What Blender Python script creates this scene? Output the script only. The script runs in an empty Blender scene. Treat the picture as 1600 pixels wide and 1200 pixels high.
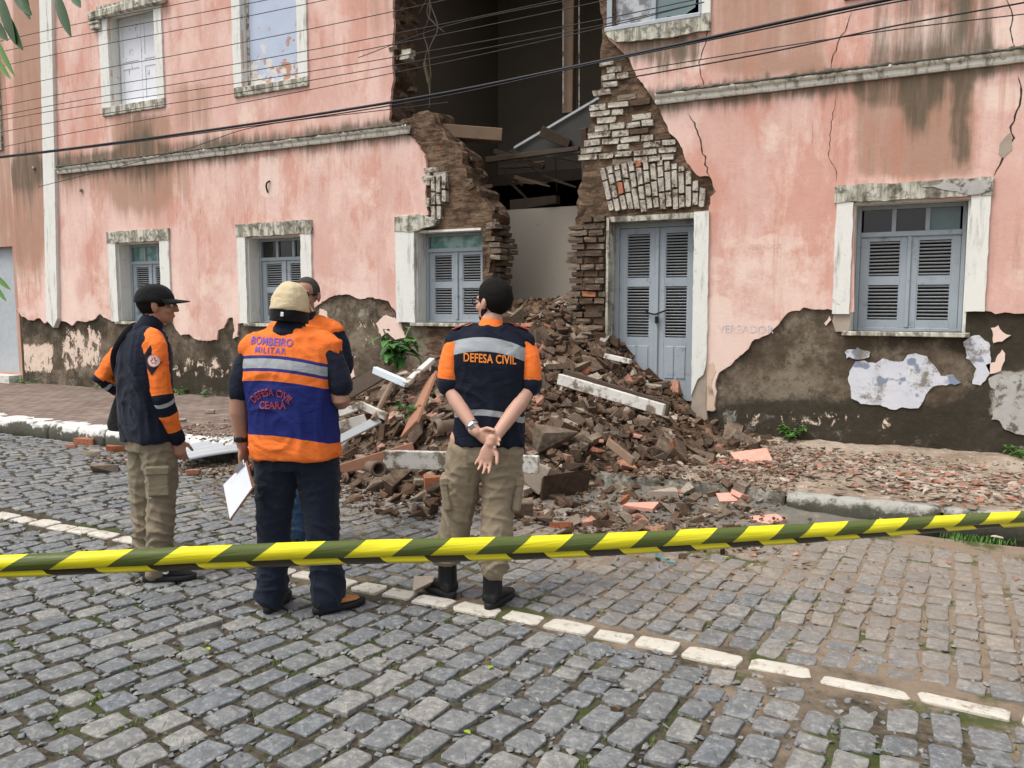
import bpy, bmesh, math, random
import numpy as np
from mathutils import Vector, Matrix, noise
from mathutils.geometry import delaunay_2d_cdt
from mathutils.bvhtree import BVHTree

R = random.Random(7)
C = bpy.context.scene.collection
sc = bpy.context.scene
# ------------------------------------------------------------------ camera
# world axes: x runs along the facade (right +), y into the building, z up
F, H = 1290.0, 1.6
PITCH = math.atan(125 / F); YAW = math.radians(27.9)
cam = bpy.data.cameras.new('camera'); cam.sensor_width = 36; cam.lens = 36 * F / 1600
cam.clip_start = .05; cam.clip_end = 600
co = bpy.data.objects.new('camera', cam); C.objects.link(co)
co.location = (0, 0, H); co.rotation_euler = (math.pi / 2 - PITCH, 0, YAW); sc.camera = co
# ------------------------------------------------------------------ sky and sun
SUN_EL, SUN_AZ = 62, 215
w = bpy.data.worlds.new('World'); sc.world = w; w.use_nodes = True
nt = w.node_tree; bg = nt.nodes['Background']
sky = nt.nodes.new('ShaderNodeTexSky'); sky.sky_type = 'NISHITA'; sky.sun_disc = False
sky.sun_elevation = math.radians(SUN_EL); sky.sun_rotation = math.radians(SUN_AZ)
sky.air_density = 1; sky.dust_density = 4; sky.ozone_density = 1
hs = nt.nodes.new('ShaderNodeHueSaturation'); hs.inputs['Saturation'].default_value = .28
nt.links.new(sky.outputs[0], hs.inputs['Color']); nt.links.new(hs.outputs[0], bg.inputs['Color'])
bg.inputs['Strength'].default_value = .15
sun = bpy.data.lights.new('sun', 'SUN'); sun.energy = 1.1; sun.angle = math.radians(24); sun.color = (1, .97, .92)
so = bpy.data.objects.new('sun', sun); C.objects.link(so)
az, el = math.radians(SUN_AZ), math.radians(SUN_EL)
sd = Vector((math.sin(az) * math.cos(el), math.cos(az) * math.cos(el), math.sin(el)))
so.rotation_euler = sd.to_track_quat('Z', 'Y').to_euler()
sc.view_settings.view_transform = 'Standard'; sc.view_settings.look = 'None'
sc.view_settings.exposure = 0.68; sc.view_settings.gamma = 1; sc.view_settings.use_curve_mapping = False

# ------------------------------------------------------------------ survey helpers: where a sight line meets the facade or ground
CP, SP, CA, SA = math.cos(PITCH), math.sin(PITCH), math.cos(YAW), math.sin(YAW)
YW = 8.97
def ray(px, py):
    u = (px - 800) / F; v = (600 - py) / F
    x, y, z = u, CP + v * SP, -SP + v * CP
    return (x * CA - y * SA, x * SA + y * CA, z)
def W(px, py, Y=YW):
    r = ray(px, py); t = Y / r[1]; return (r[0] * t, H + r[2] * t)
def W3(px, py, Y=YW):
    a = W(px, py, Y); return Vector((a[0], Y, a[1]))
def G(px, py, z=0.0):
    r = ray(px, py); t = (z - H) / r[2]; return Vector((r[0] * t, r[1] * t, z))
def D3(px, py, d):                       # point at forward distance d
    r = ray(px, py); u = (px - 800) / F; return Vector((r[0] * d, r[1] * d, H + r[2] * d))
def CF(x, y, z=0.0):                      # camera-aligned ground frame -> world
    return Vector((x * CA - y * SA, x * SA + y * CA, z))
def project(x, y, z):
    xc = x * CA + y * SA; yc = -x * SA + y * CA; zc = z - H
    dep = yc * CP - zc * SP; up = yc * SP + zc * CP
    return 800 + F * xc / dep, 600 - F * up / dep, dep

# ------------------------------------------------------------------ object helpers
def link(o, parent=None):
    C.objects.link(o)
    if parent is not None: o.parent = parent
    return o
def tag(o, label=None, cat=None, group=None, kind=None):
    if label: o['label'] = label
    if cat: o['category'] = cat
    if group: o['group'] = group
    if kind: o['kind'] = kind
    return o
def empty(name, loc=(0, 0, 0), rz=0, label=None, cat=None, group=None):
    o = bpy.data.objects.new(name, None); o.location = loc; o.rotation_euler = (0, 0, rz); link(o)
    o.empty_display_size = .1
    return tag(o, label, cat, group)
def obj(name, bm, mats, parent=None, smooth=False):
    me = bm if isinstance(bm, bpy.types.Mesh) else None
    if me is None:
        me = bpy.data.meshes.new(name); bm.normal_update(); bm.to_mesh(me); bm.free()
    if mats is not None:
        if not me.materials:
            for m in (mats if isinstance(mats, (list, tuple)) else [mats]): me.materials.append(m)
    if smooth: me.shade_smooth()
    return link(bpy.data.objects.new(name, me), parent)
def inst(name, me, parent, M):
    o = bpy.data.objects.new(name, me); link(o, parent); o.matrix_basis = M; return o
def box(bm, c, s, M=None, bev=0.0):
    x, y, z = s[0] / 2, s[1] / 2, s[2] / 2
    vs = []
    for i in (-1, 1):
        for j in (-1, 1):
            for k in (-1, 1):
                v = Vector((i * x, j * y, k * z))
                if M is not None: v = M @ v
                vs.append(bm.verts.new(v + Vector(c)))
    fs = [bm.faces.new([vs[a] for a in f]) for f in ((0, 1, 3, 2), (4, 6, 7, 5), (0, 4, 5, 1), (2, 3, 7, 6), (0, 2, 6, 4), (1, 5, 7, 3))]
    if bev:
        es = list({e for f in fs for e in f.edges}); bmesh.ops.bevel(bm, geom=es, offset=bev, segments=1, affect='EDGES')
    return vs
def bx(bm, x0, x1, y0, y1, z0, z1, bev=0.0):
    return box(bm, ((x0 + x1) / 2, (y0 + y1) / 2, (z0 + z1) / 2), (abs(x1 - x0), abs(y1 - y0), abs(z1 - z0)), None, bev)
def rot(x=0, y=0, z=0):
    return Matrix.Rotation(z, 3, 'Z') @ Matrix.Rotation(y, 3, 'Y') @ Matrix.Rotation(x, 3, 'X')
def bar(bm, a, b, wd, th, up=Vector((0, 0, 1)), bev=0.0, wd2=None):   # beam from a to b
    a, b = Vector(a), Vector(b); d = (b - a).normalized(); s = d.cross(up)
    if s.length < 1e-3: s = d.cross(Vector((1, 0, 0)))
    s.normalize(); u = s.cross(d); wd2 = wd if wd2 is None else wd2
    vs = []
    for p, q in ((a, wd), (b, wd2)):
        for i, j in ((-1, -1), (1, -1), (1, 1), (-1, 1)): vs.append(bm.verts.new(p + s * i * q / 2 + u * j * th / 2))
    fs = [bm.faces.new([vs[k] for k in f]) for f in ((3, 2, 1, 0), (4, 5, 6, 7), (0, 1, 5, 4), (1, 2, 6, 5), (2, 3, 7, 6), (3, 0, 4, 7))]
    if bev: bmesh.ops.bevel(bm, geom=list({e for f in fs for e in f.edges}), offset=bev, segments=1, affect='EDGES')
def ring_loft(bm, rings, closed_ends=True):
    prev = None; first = None
    for rg in rings:
        cur = [bm.verts.new(p) for p in rg]
        if prev:
            n = len(cur)
            for i in range(n): bm.faces.new((prev[i], prev[(i + 1) % n], cur[(i + 1) % n], cur[i]))
        else: first = cur
        prev = cur
    if closed_ends:
        bm.faces.new(first[::-1]); bm.faces.new(prev)
def tube(bm, pts, rad, seg=12, flat=1.0, ref=None, cap=True):
    """chain with per point radius; flat squeezes the second axis"""
    pts = [Vector(p) for p in pts]; n = len(pts)
    if not hasattr(rad, '__len__'): rad = [rad] * n
    T = [(pts[min(i + 1, n - 1)] - pts[max(i - 1, 0)]).normalized() for i in range(n)]
    ref = Vector(ref) if ref is not None else (Vector((0, 0, 1)) if abs(T[0].z) < .9 else Vector((0, 1, 0)))
    U = (ref - T[0] * ref.dot(T[0])).normalized(); rings = []
    def ring(c, U_, V_, r, fl):
        return [c + U_ * (math.cos(a) * r) + V_ * (math.sin(a) * r * fl) for a in (2 * math.pi * k / seg for k in range(seg))]
    for i in range(n):
        U = (U - T[i] * U.dot(T[i])).normalized(); V = T[i].cross(U)
        fl = flat[i] if hasattr(flat, '__len__') else flat
        r = rad[i]
        if cap and i == 0:
            for q, s in ((-.92, .35), (-.6, .78)): rings.append(ring(pts[0] + T[0] * q * r * min(1, fl), U, V, r * s, fl))
        rings.append(ring(pts[i], U, V, r, fl))
        if cap and i == n - 1:
            for q, s in ((.6, .78), (.92, .35)): rings.append(ring(pts[i] + T[i] * q * r * min(1, fl), U, V, r * s, fl))
    ring_loft(bm, rings)
def spline(pts, n=8):
    pts = [Vector(p) for p in pts]; out = []
    P = [pts[0] * 2 - pts[1]] + pts + [pts[-1] * 2 - pts[-2]]
    for i in range(1, len(P) - 2):
        for k in range(n):
            t = k / n; a, b, c, d = P[i - 1:i + 3]
            out.append(.5 * ((2 * b) + (c - a) * t + (2 * a - 5 * b + 4 * c - d) * t * t + (3 * b - a - 3 * c + d) * t ** 3))
    return out + [pts[-1]]
def ellipsoid(bm, c, r, M=None, seg=20, rg=12):
    m = bmesh.ops.create_uvsphere(bm, u_segments=seg, v_segments=rg, radius=1)
    for v in m['verts']:
        p = Vector((v.co.x * r[0], v.co.y * r[1], v.co.z * r[2]))
        if M is not None: p = M @ p
        v.co = p + Vector(c)
def remesh(bm, voxel, smooth=4, fac=.5):
    me = bpy.data.meshes.new('t'); bm.to_mesh(me); bm.free()
    o = bpy.data.objects.new('t', me); C.objects.link(o)
    m = o.modifiers.new('r', 'REMESH'); m.mode = 'VOXEL'; m.voxel_size = voxel; m.use_smooth_shade = True
    if smooth:
        s = o.modifiers.new('s', 'SMOOTH'); s.factor = fac; s.iterations = smooth
    dg = bpy.context.evaluated_depsgraph_get(); dg.update()
    out = bpy.data.meshes.new_from_object(o.evaluated_get(dg)); out.materials.clear()
    bpy.data.objects.remove(o); bpy.data.meshes.remove(me); out.shade_smooth()
    return out
def get_co(me):
    a = np.empty(len(me.vertices) * 3, dtype=np.float32); me.vertices.foreach_get('co', a); return a.reshape(-1, 3)
def get_no(me):
    a = np.empty(len(me.vertices) * 3, dtype=np.float32); me.vertex_normals.foreach_get('vector', a); return a.reshape(-1, 3)
def set_co(me, a):
    me.vertices.foreach_set('co', np.ascontiguousarray(a, dtype=np.float32).ravel()); me.update()
def wrinkle(me, f):
    c = get_co(me); n = get_no(me); d = np.array([f(*p) for p in c.tolist()], dtype=np.float32)
    set_co(me, c + n * d[:, None])
N = lambda x, y, z: noise.noise(Vector((x, y, z)))
def fbm(x, y, z, o=3):
    s = 0; a = 1
    for _ in range(o): s += a * noise.noise(Vector((x, y, z))); x *= 2.1; y *= 2.1; z *= 2.1; a *= .5
    return s

# ------------------------------------------------------------------ material helpers
class NT:
    def __init__(s, name):
        s.m = bpy.data.materials.new(name); s.m.use_nodes = True; s.t = s.m.node_tree
        s.p = s.t.nodes['Principled BSDF']; s.tc = s.t.nodes.new('ShaderNodeTexCoord')
    def node(s, ty, **kw):
        n = s.t.nodes.new(ty)
        for k, v in kw.items(): setattr(n, k, v)
        return n
    def put(s, sock, v):
        if hasattr(v, 'is_output') or isinstance(v, bpy.types.NodeSocket): s.t.links.new(v, sock)
        elif v is not None:
            if hasattr(v, '__len__') and len(v) == 3 and sock.type == 'RGBA': v = (*v, 1)
            sock.default_value = v
    def math(s, op, a, b=0.0, c=None, clamp=False):
        n = s.node('ShaderNodeMath', operation=op, use_clamp=clamp); s.put(n.inputs[0], a); s.put(n.inputs[1], b)
        if c is not None: s.put(n.inputs[2], c)
        return n.outputs[0]
    def mix(s, f, a, b, mode='MIX'):
        n = s.node('ShaderNodeMix', data_type='RGBA', blend_type=mode); s.put(n.inputs[0], f); s.put(n.inputs[6], a); s.put(n.inputs[7], b)
        return n.outputs[2]
    def coords(s, kind='Object', scale=(1, 1, 1)):
        n = s.node('ShaderNodeMapping'); s.put(n.inputs[0], s.tc.outputs[kind] if isinstance(kind, str) else kind); n.inputs['Scale'].default_value = scale
        return n.outputs[0]
    def noise(s, scale=5, detail=4, rough=.55, vec=None, lo=None, hi=None, dist=0):
        n = s.node('ShaderNodeTexNoise'); s.put(n.inputs['Vector'], vec if vec is not None else s.tc.outputs['Object'])
        n.inputs['Scale'].default_value = scale; n.inputs['Detail'].default_value = detail; n.inputs['Roughness'].default_value = rough
        n.inputs['Distortion'].default_value = dist
        o = n.outputs[0]
        return o if lo is None else s.ss(o, lo, hi)
    def ss(s, v, lo, hi):
        n = s.node('ShaderNodeMapRange', interpolation_type='SMOOTHSTEP'); s.put(n.inputs[0], v)
        n.inputs[1].default_value = lo; n.inputs[2].default_value = hi; return n.outputs[0]
    def voro(s, scale, vec=None, feature='F1', out=0):
        n = s.node('ShaderNodeTexVoronoi', feature=feature); s.put(n.inputs['Vector'], vec if vec is not None else s.tc.outputs['Object'])
        n.inputs['Scale'].default_value = scale; return n.outputs[out]
    def attr(s, name):
        n = s.node('ShaderNodeAttribute', attribute_name=name); return n
    def rgb(s, a):
        n = s.node('ShaderNodeSeparateColor'); s.put(n.inputs[0], a); return n.outputs
    def xyz(s, a=None):
        n = s.node('ShaderNodeSeparateXYZ'); s.put(n.inputs[0], a if a is not None else s.tc.outputs['Object']); return n.outputs
    def ramp(s, v, stops, interp='LINEAR'):
        n = s.node('ShaderNodeValToRGB'); s.put(n.inputs[0], v); cr = n.color_ramp; cr.interpolation = interp
        while len(cr.elements) < len(stops): cr.elements.new(.5)
        for e, (p, c) in zip(cr.elements, stops): e.position = p; e.color = (*c, 1)
        return n.outputs[0]
    def bump(s, h, strength=.3, dist=.01):
        n = s.node('ShaderNodeBump'); s.put(n.inputs['Height'], h); n.inputs['Strength'].default_value = strength; n.inputs['Distance'].default_value = dist
        s.t.links.new(n.outputs[0], s.p.inputs['Normal'])
    def done(s, col, rough=.8, spec=.3, metal=0):
        s.put(s.p.inputs['Base Color'], col); s.put(s.p.inputs['Roughness'], rough)
        s.p.inputs['Specular IOR Level'].default_value = spec; s.p.inputs['Metallic'].default_value = metal
        return s.m
def simple(name, col, rough=.7, var=.25, scale=12, spec=.3, bump=.15, bd=.004, metal=0, dirt=None, dlo=.5, dhi=.7, dscale=6):
    t = NT(name); n = t.noise(scale, 5, .6)
    c = t.mix(n, [x * (1 - var) for x in col], [min(1, x * (1 + var)) for x in col])
    if dirt is not None: c = t.mix(t.noise(dscale, 6, .65, lo=dlo, hi=dhi), c, dirt)
    if bump: t.bump(t.noise(scale * 6, 4, .6), bump, bd)
    return t.done(c, rough, spec, metal)

M = {}
# pink limewash plaster with stains (masks baked per vertex: r grime, g tan wash, b pale)
t = NT('pink_plaster'); a = t.rgb(t.attr('stain').outputs['Color'])
v1 = t.coords('Object', (1, 1, .45)); v2 = t.coords('Object', (7, 7, .55)); v3 = t.coords('Object', (16, 16, 1.6))
c = t.mix(t.noise(1.1, 5, .6, v1, .38, .62), (.63, .385, .322), (.73, .515, .448))
c = t.mix(t.math('MULTIPLY', t.noise(.9, 6, .66, t.coords('Object', (1.3, 1, .6)), .50, .58), .6), c, (.58, .27, .20))
c = t.mix(t.math('MULTIPLY', t.noise(1.7, 6, .7, t.coords('Object', (1.2, 1, .5)), .5, .64), .6), c, (.80, .585, .50))
c = t.mix(t.math('MULTIPLY', t.noise(24, 4, .7, None, .45, .8), .3), c, (.50, .27, .21))
st = t.noise(1, 5, .65, v2); st2 = t.noise(1, 4, .7, v3)
pal = t.math('MULTIPLY', t.ss(t.math('ADD', a[2], t.math('MULTIPLY', t.math('SUBTRACT', t.noise(2.2, 6, .7), .5), 1.1)), .35, .62), .8)
c = t.mix(pal, c, (.78, .61, .52))
ws = t.ss(t.math('ADD', a[1], t.math('MULTIPLY', t.math('SUBTRACT', st, .5), 1.2)), .28, .95)
c = t.mix(t.math('MULTIPLY', ws, .8), c, (.36, .215, .15))
gr = t.ss(t.math('ADD', a[0], t.math('MULTIPLY', t.math('SUBTRACT', t.math('ADD', t.math('MULTIPLY', st, .5), t.math('MULTIPLY', st2, .5)), .5), 1.9)), .45, 1.15)
c = t.mix(t.math('MULTIPLY', gr, .92), c, t.mix(st2, (.05, .042, .028), (.17, .14, .095)))
vs_ = t.noise(1, 5, .7, t.coords('Object', (11, 11, .5)), .5, .72); c = t.mix(t.math('MULTIPLY', t.math('MULTIPLY', vs_, t.noise(1.2, 4, .6, None, .42, .6)), .5), c, (.50, .22, .15))
vs2 = t.noise(1, 5, .75, t.coords('Object', (20, 20, 1.1)), .58, .74); c = t.mix(t.math('MULTIPLY', t.math('MULTIPLY', vs2, t.noise(.8, 5, .6, t.coords('Object', (1, 2, 1.3)), .48, .66)), .6), c, (.15, .11, .075))
sp = t.math('MULTIPLY', t.noise(45, 3, .8, None, .62, .72), t.noise(1.3, 4, .6, None, .45, .62))
c = t.mix(t.math('MULTIPLY', sp, .45), c, (.22, .12, .09))
t.bump(t.math('ADD', t.noise(9, 6, .65), t.math('MULTIPLY', t.noise(60, 3, .6), .25)), .45, .012)
M['pink'] = t.done(c, .92, .15)
# exposed lower render, mouldy
t = NT('bare_render'); a = t.rgb(t.attr('stain').outputs['Color'])
c = t.mix(t.noise(2.5, 6, .65, None, .35, .7), (.075, .056, .038), (.19, .15, .11))
c = t.mix(t.math('MULTIPLY', t.noise(1.6, 7, .75, None, .48, .6), .75), c, (.24, .20, .15)); c = t.mix(t.math('MULTIPLY', t.noise(16, 6, .75, None, .5, .64), .6), c, (.06, .05, .035))
mo = t.ss(t.math('ADD', a[0], t.math('MULTIPLY', t.math('SUBTRACT', t.noise(3.5, 7, .7), .5), 1.3)), .38, .72)
c = t.mix(t.math('MULTIPLY', mo, .92), c, t.mix(t.noise(14, 5, .7), (.020, .017, .012), (.062, .052, .036)))
cr = t.math('MULTIPLY', t.ss(t.math('ADD', a[1], t.math('MULTIPLY', t.math('SUBTRACT', t.noise(1, 7, .75, t.coords('Object', (7, 7, 5)), dist=.3), .5), 1.8)), .60, .67), 1.0)
c = t.mix(cr, c, t.mix(t.noise(6, 4), (.62, .44, .33), (.72, .62, .52)))
gr2 = t.ss(t.math('ADD', a[2], t.math('MULTIPLY', t.math('SUBTRACT', t.noise(5, 6, .75), .5), 1.5)), .5, .8)
c = t.mix(t.math('MULTIPLY', gr2, .85), c, (.40, .38, .33))
t.bump(t.noise(12, 7, .7), .7, .02)
M['render'] = t.done(c, .93, .12)
# broken mud-brick masonry
t = NT('mud_masonry')
c = t.mix(t.noise(4, 7, .7, None, .32, .68), (.10, .064, .042), (.225, .15, .098))
c = t.mix(t.noise(11, 5, .7, None, .58, .68), c, (.27, .195, .135))
c = t.mix(t.math('MULTIPLY', t.noise(6, 3, .6, None, .66, .7), .7), c, (.28, .075, .04))
bands = t.noise(1, 4, .6, t.coords('Object', (5, 5, 18)))
c = t.mix(t.math('MULTIPLY', t.ss(bands, .55, .4), .5), c, (.03, .02, .014))
t.bump(t.math('ADD', t.noise(14, 8, .75), bands), .9, .035)
M['mud'] = t.done(c, .95, .1)
def rubble_mat(name, stops, dust=.55, use_attr=False, wash=None):
    t = NT(name)
    if use_attr: r = t.rgb(t.attr('tint').outputs['Color'])[0]
    else: r = t.node('ShaderNodeObjectInfo').outputs['Random']
    c = t.ramp(r, stops)
    c = t.mix(t.noise(9, 6, .7, None, .3, .75), t.mix(.6, c, (.03, .02, .013)), c)
    if wash is not None:
        off = t.node('ShaderNodeVectorMath', operation='ADD'); t.put(off.inputs[0], t.tc.outputs['Object'])
        geo = t.node('ShaderNodeNewGeometry')
        t.put(off.inputs[0], geo.outputs['Position'])
        c = t.mix(t.noise(11, 6, .75, off.outputs[0], wash[0], wash[1]), c, t.mix(t.noise(40, 3, .6), (.40, .36, .30), (.60, .56, .48)))
    geo = t.node('ShaderNodeNewGeometry')
    up = t.xyz(geo.outputs['Normal'])[2]
    c = t.mix(t.math('MULTIPLY', t.math('MULTIPLY', t.ss(up, .2, .9), dust), t.noise(6, 5, .7, geo.outputs['Position'], .4, .65)), c, (.36, .28, .205))
    t.bump(t.noise(28, 7, .75, geo.outputs['Position']), .8, .018)
    return t.done(c, .93, .12)
ST_B = [(0, (.125, .085, .06)), (.3, (.18, .128, .092)), (.6, (.225, .17, .125)), (.85, (.28, .22, .17)), (1, (.34, .275, .215))]
ST_D = [(0, (.085, .056, .040)), (.5, (.15, .105, .075)), (1, (.21, .155, .115))]
ST_O = [(0, (.42, .13, .06)), (.5, (.50, .19, .10)), (1, (.58, .30, .21))]
ST_P = [(0, (.38, .30, .23)), (.4, (.50, .42, .33)), (1, (.66, .57, .48))]
M['rub'] = rubble_mat('rubble_brown', ST_B); M['rub_d'] = rubble_mat('rubble_dark', ST_D, .15)
M['rub_o'] = rubble_mat('rubble_orange', ST_O, .2); M['rub_p'] = rubble_mat('rubble_pale', ST_P, .2)
M['rub_j'] = rubble_mat('rubble_small', [(0, (.085, .05, .032)), (.35, (.17, .105, .068)), (.6, (.24, .16, .11)), (.72, (.29, .22, .16)), (.82, (.5, .41, .32)), (.9, (.66, .57, .47)), (.93, (.50, .20, .12)), (1, (.60, .33, .25))], .25, True)
M['wbrick'] = rubble_mat('limewashed_brick', ST_B, .1, False, (.37, .55))
M['obrick'] = simple('orange_brick', (.40, .15, .08), .9, .3, 9, bump=.4, dirt=(.2, .13, .09))
t = NT('earth'); c = t.mix(t.noise(3, 6, .7, None, .35, .65), (.10, .068, .045), (.21, .155, .11))
c = t.mix(t.noise(22, 5, .75, None, .5, .7), c, (.30, .23, .17)); t.bump(t.noise(18, 8, .75), 1, .03); M['earth'] = t.done(c, .95, .1)
# white surround paint with grime
def surround_mat(name, base, g0, g1):
    t = NT(name); geo = t.node('ShaderNodeNewGeometry'); P = geo.outputs['Position']
    c = t.mix(t.noise(3, 5, .6, P), [x * .86 for x in base], base)
    vv = t.node('ShaderNodeMapping'); t.put(vv.inputs[0], P); vv.inputs['Scale'].default_value = (12, 12, 1.6)
    c = t.mix(t.math('MULTIPLY', t.noise(1, 6, .7, vv.outputs[0], g0, g1), .85), c, (.17, .15, .115))
    c = t.mix(t.math('MULTIPLY', t.noise(9, 7, .75, P, g0 + .06, g1), .8), c, (.06, .055, .04))
    t.bump(t.noise(20, 6, .7, P), .4, .008); return t.done(c, .88, .2)
M['sur'] = surround_mat('surround_paint', (.76, .755, .70), .52, .78)
M['sur_d'] = surround_mat('lintel_paint_mouldy', (.62, .60, .50), .40, .62)
M['corn'] = surround_mat('cornice_paint', (.76, .74, .66), .49, .66)
M['corn_t'] = surround_mat('cornice_top_mould', (.06, .052, .036), .30, .5)
# blue-grey joinery
t = NT('blue_grey_paint'); geo = t.node('ShaderNodeNewGeometry'); P = geo.outputs['Position']
c = t.mix(t.noise(4, 5, .6, P), (.275, .315, .345), (.365, .41, .445))
c = t.mix(t.math('MULTIPLY', t.noise(7, 7, .75, P, .55, .68), .6), c, (.12, .12, .115)); c = t.mix(t.math('MULTIPLY', t.noise(30, 5, .8, P, .62, .68), .7), c, (.42, .40, .36)); t.bump(t.noise(40, 4, .6, P), .2, .003)
M['blue'] = t.done(c, .7, .3)
M['slat'] = simple('slat_paint', (.40, .43, .45), .75, .2, 10)
t = NT('peeling_white_door'); c = t.mix(t.noise(3, 4), (.62, .63, .67), (.80, .81, .84)); c = t.mix(t.noise(1, 6, .75, t.coords('Object', (14, 14, 4)), .60, .66), c, (.09, .085, .08)); t.bump(t.noise(20, 5, .7), .3, .006)
M['oldwhite'] = t.done(c, .8)
t = NT('peeling_blue_board'); z = t.xyz()[2]
c = t.mix(t.noise(3, 4), (.36, .42, .54), (.52, .58, .69))
pe = t.ss(t.math('ADD', t.noise(5, 6, .7), t.math('MULTIPLY', t.math('SUBTRACT', 5.25, z), .26)), .575, .60)
c = t.mix(pe, c, t.mix(t.noise(7, 3, .6, None, .45, .55), (.62, .60, .56), (.42, .23, .16))); t.bump(pe, -.5, .004)
M['oldblue'] = t.done(c, .75)
t = NT('glass_dark'); t.p.inputs['Base Color'].default_value = (.02, .022, .022, 1); t.p.inputs['Roughness'].default_value = .12; M['gdark'] = t.m
t = NT('glass_green_reflection'); c = t.mix(t.noise(6, 5, .6, None, .4, .6), (.07, .20, .17), (.26, .40, .36)); M['grefl'] = t.done(c, .35, .5)  # greenish reflection on dark panes, put into the base colour
t = NT('glass_pale'); c = t.mix(t.noise(4, 4), (.08, .12, .125), (.15, .21, .21)); M['gpale'] = t.done(c, .25, .5)
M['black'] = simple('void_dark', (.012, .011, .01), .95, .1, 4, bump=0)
M['crack'] = simple('crack_dark', (.045, .028, .02), .95, .4, 30, bump=0)
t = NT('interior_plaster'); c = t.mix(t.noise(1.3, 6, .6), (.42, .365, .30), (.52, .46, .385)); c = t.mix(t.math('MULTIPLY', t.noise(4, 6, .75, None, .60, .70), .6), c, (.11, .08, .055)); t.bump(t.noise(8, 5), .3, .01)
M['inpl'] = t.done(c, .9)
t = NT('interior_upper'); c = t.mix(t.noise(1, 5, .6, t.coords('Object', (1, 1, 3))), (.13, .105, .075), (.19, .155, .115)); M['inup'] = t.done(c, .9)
M['wood_d'] = simple('old_dark_wood', (.07, .05, .035), .85, .4, 7, bump=.5, bd=.01)
M['wood_b'] = simple('brown_wood', (.20, .135, .09), .8, .35, 5, bump=.4)
t = NT('red_brown_board'); c = t.mix(t.noise(1, 5, .6, t.coords('Object', (3, 40, 40))), (.26, .12, .07), (.38, .20, .125)); t.bump(t.noise(30, 4), .3, .005); M['wood_r'] = t.done(c, .75)
M['board_w'] = simple('whitewashed_board', (.56, .54, .49), .8, .25, 6, bump=.5, dirt=(.17, .13, .095), dlo=.47, dhi=.62, dscale=9)
M['frame_w'] = simple('pale_blue_frame', (.60, .66, .71), .6, .12, 8, dirt=(.2, .17, .14), dlo=.6, dhi=.7)
M['metal_w'] = simple('pale_sheet', (.43, .45, .46), .45, .12, 5, spec=.5, dirt=(.25, .2, .15), dlo=.58, dhi=.75)
M['clay'] = simple('clay_pipe', (.19, .14, .10), .85, .3, 9, bump=.4)
M['pinkslab'] = simple('pink_plaster_slab', (.66, .33, .25), .9, .2, 9, bump=.4, dirt=(.5, .42, .34), dlo=.55, dhi=.65)
M['paleslab'] = simple('pale_mortar_slab', (.36, .30, .24), .92, .3, 9, bump=.6)
# cobbles
def cobble_mat(name, use_attr):
    t = NT(name); geo = t.node('ShaderNodeNewGeometry'); P = geo.outputs['Position']
    r = t.rgb(t.attr('tint').outputs['Color'])[0] if use_attr else t.node('ShaderNodeObjectInfo').outputs['Random']
    c = t.ramp(r, [(0, (.145, .152, .152)), (.3, (.21, .213, .205)), (.5, (.175, .187, .195)), (.8, (.235, .232, .218)), (1, (.29, .28, .25))])
    c = t.mix(t.noise(17, 7, .75, P, .38, .62), t.mix(.5, c, (.055, .058, .065)), c)
    c = t.mix(t.math('MULTIPLY', t.noise(34, 6, .75, P, .52, .68), .55), c, (.40, .395, .37))
    c = t.mix(t.math('MULTIPLY', t.noise(90, 3, .7, P, .56, .7), .5), c, (.05, .052, .05))
    # dust lying on the stones: more towards the rubble and the right
    q = t.xyz(P); d = t.math('ADD', t.math('ADD', t.math('MULTIPLY', t.math('SUBTRACT', q[1], 3.4), .13), t.math('MULTIPLY', t.math('ADD', q[0], 3.0), .05)), t.math('MULTIPLY', t.ss(q[1], 4.9, 6.0), .12))
    du = t.ss(t.math('ADD', t.noise(1.6, 7, .7, P), d), .58, .86)
    c = t.mix(t.math('MULTIPLY', du, .45), c, t.mix(t.noise(20, 3, .6, P), (.25, .19, .135), (.38, .31, .235)))
    t.bump(t.math('ADD', t.noise(26, 6, .7, P), t.math('MULTIPLY', t.noise(110, 3, .6, P), .3)), .75, .012)
    return t.done(c, t.math('ADD', .52, t.math('MULTIPLY', t.noise(9, 3, .6, P), .35)), .35)
M['cob'] = cobble_mat('granite_sett', False); M['cob_j'] = cobble_mat('granite_setts_far', True)
t = NT('painted_sett'); geo = t.node('ShaderNodeNewGeometry'); P = geo.outputs['Position']
c = t.mix(t.noise(8, 5, .6, P), (.44, .41, .345), (.58, .545, .475)); c = t.mix(t.noise(13, 6, .75, P, .50, .66), c, (.27, .22, .165)); t.bump(t.noise(40, 5, .7, P), .5, .008)
M['wsett'] = t.done(c, .8, .25)
t = NT('joint_sand'); P = t.tc.outputs['Object']; q = t.xyz(P)
c = t.mix(t.noise(30, 5, .7, P, .3, .7), (.035, .03, .021), (.13, .108, .078))
d = t.math('ADD', t.math('MULTIPLY', t.math('SUBTRACT', q[1], 3.3), .13), t.math('MULTIPLY', t.math('ADD', q[0], 3.2), .05))
c = t.mix(t.ss(t.math('ADD', t.noise(1.7, 6, .7, P), d), .5, .8), c, t.mix(t.noise(16, 6, .7, P), (.20, .145, .10), (.36, .285, .21)))
c = t.mix(t.math('MULTIPLY', t.noise(2.2, 7, .7, P, .52, .62), .8), c, (.06, .085, .02)); t.bump(t.noise(60, 6, .8, P), 1, .012)
M['sand'] = t.done(c, .95, .1)
t = NT('pavement_dust'); P = t.tc.outputs['Object']
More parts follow.
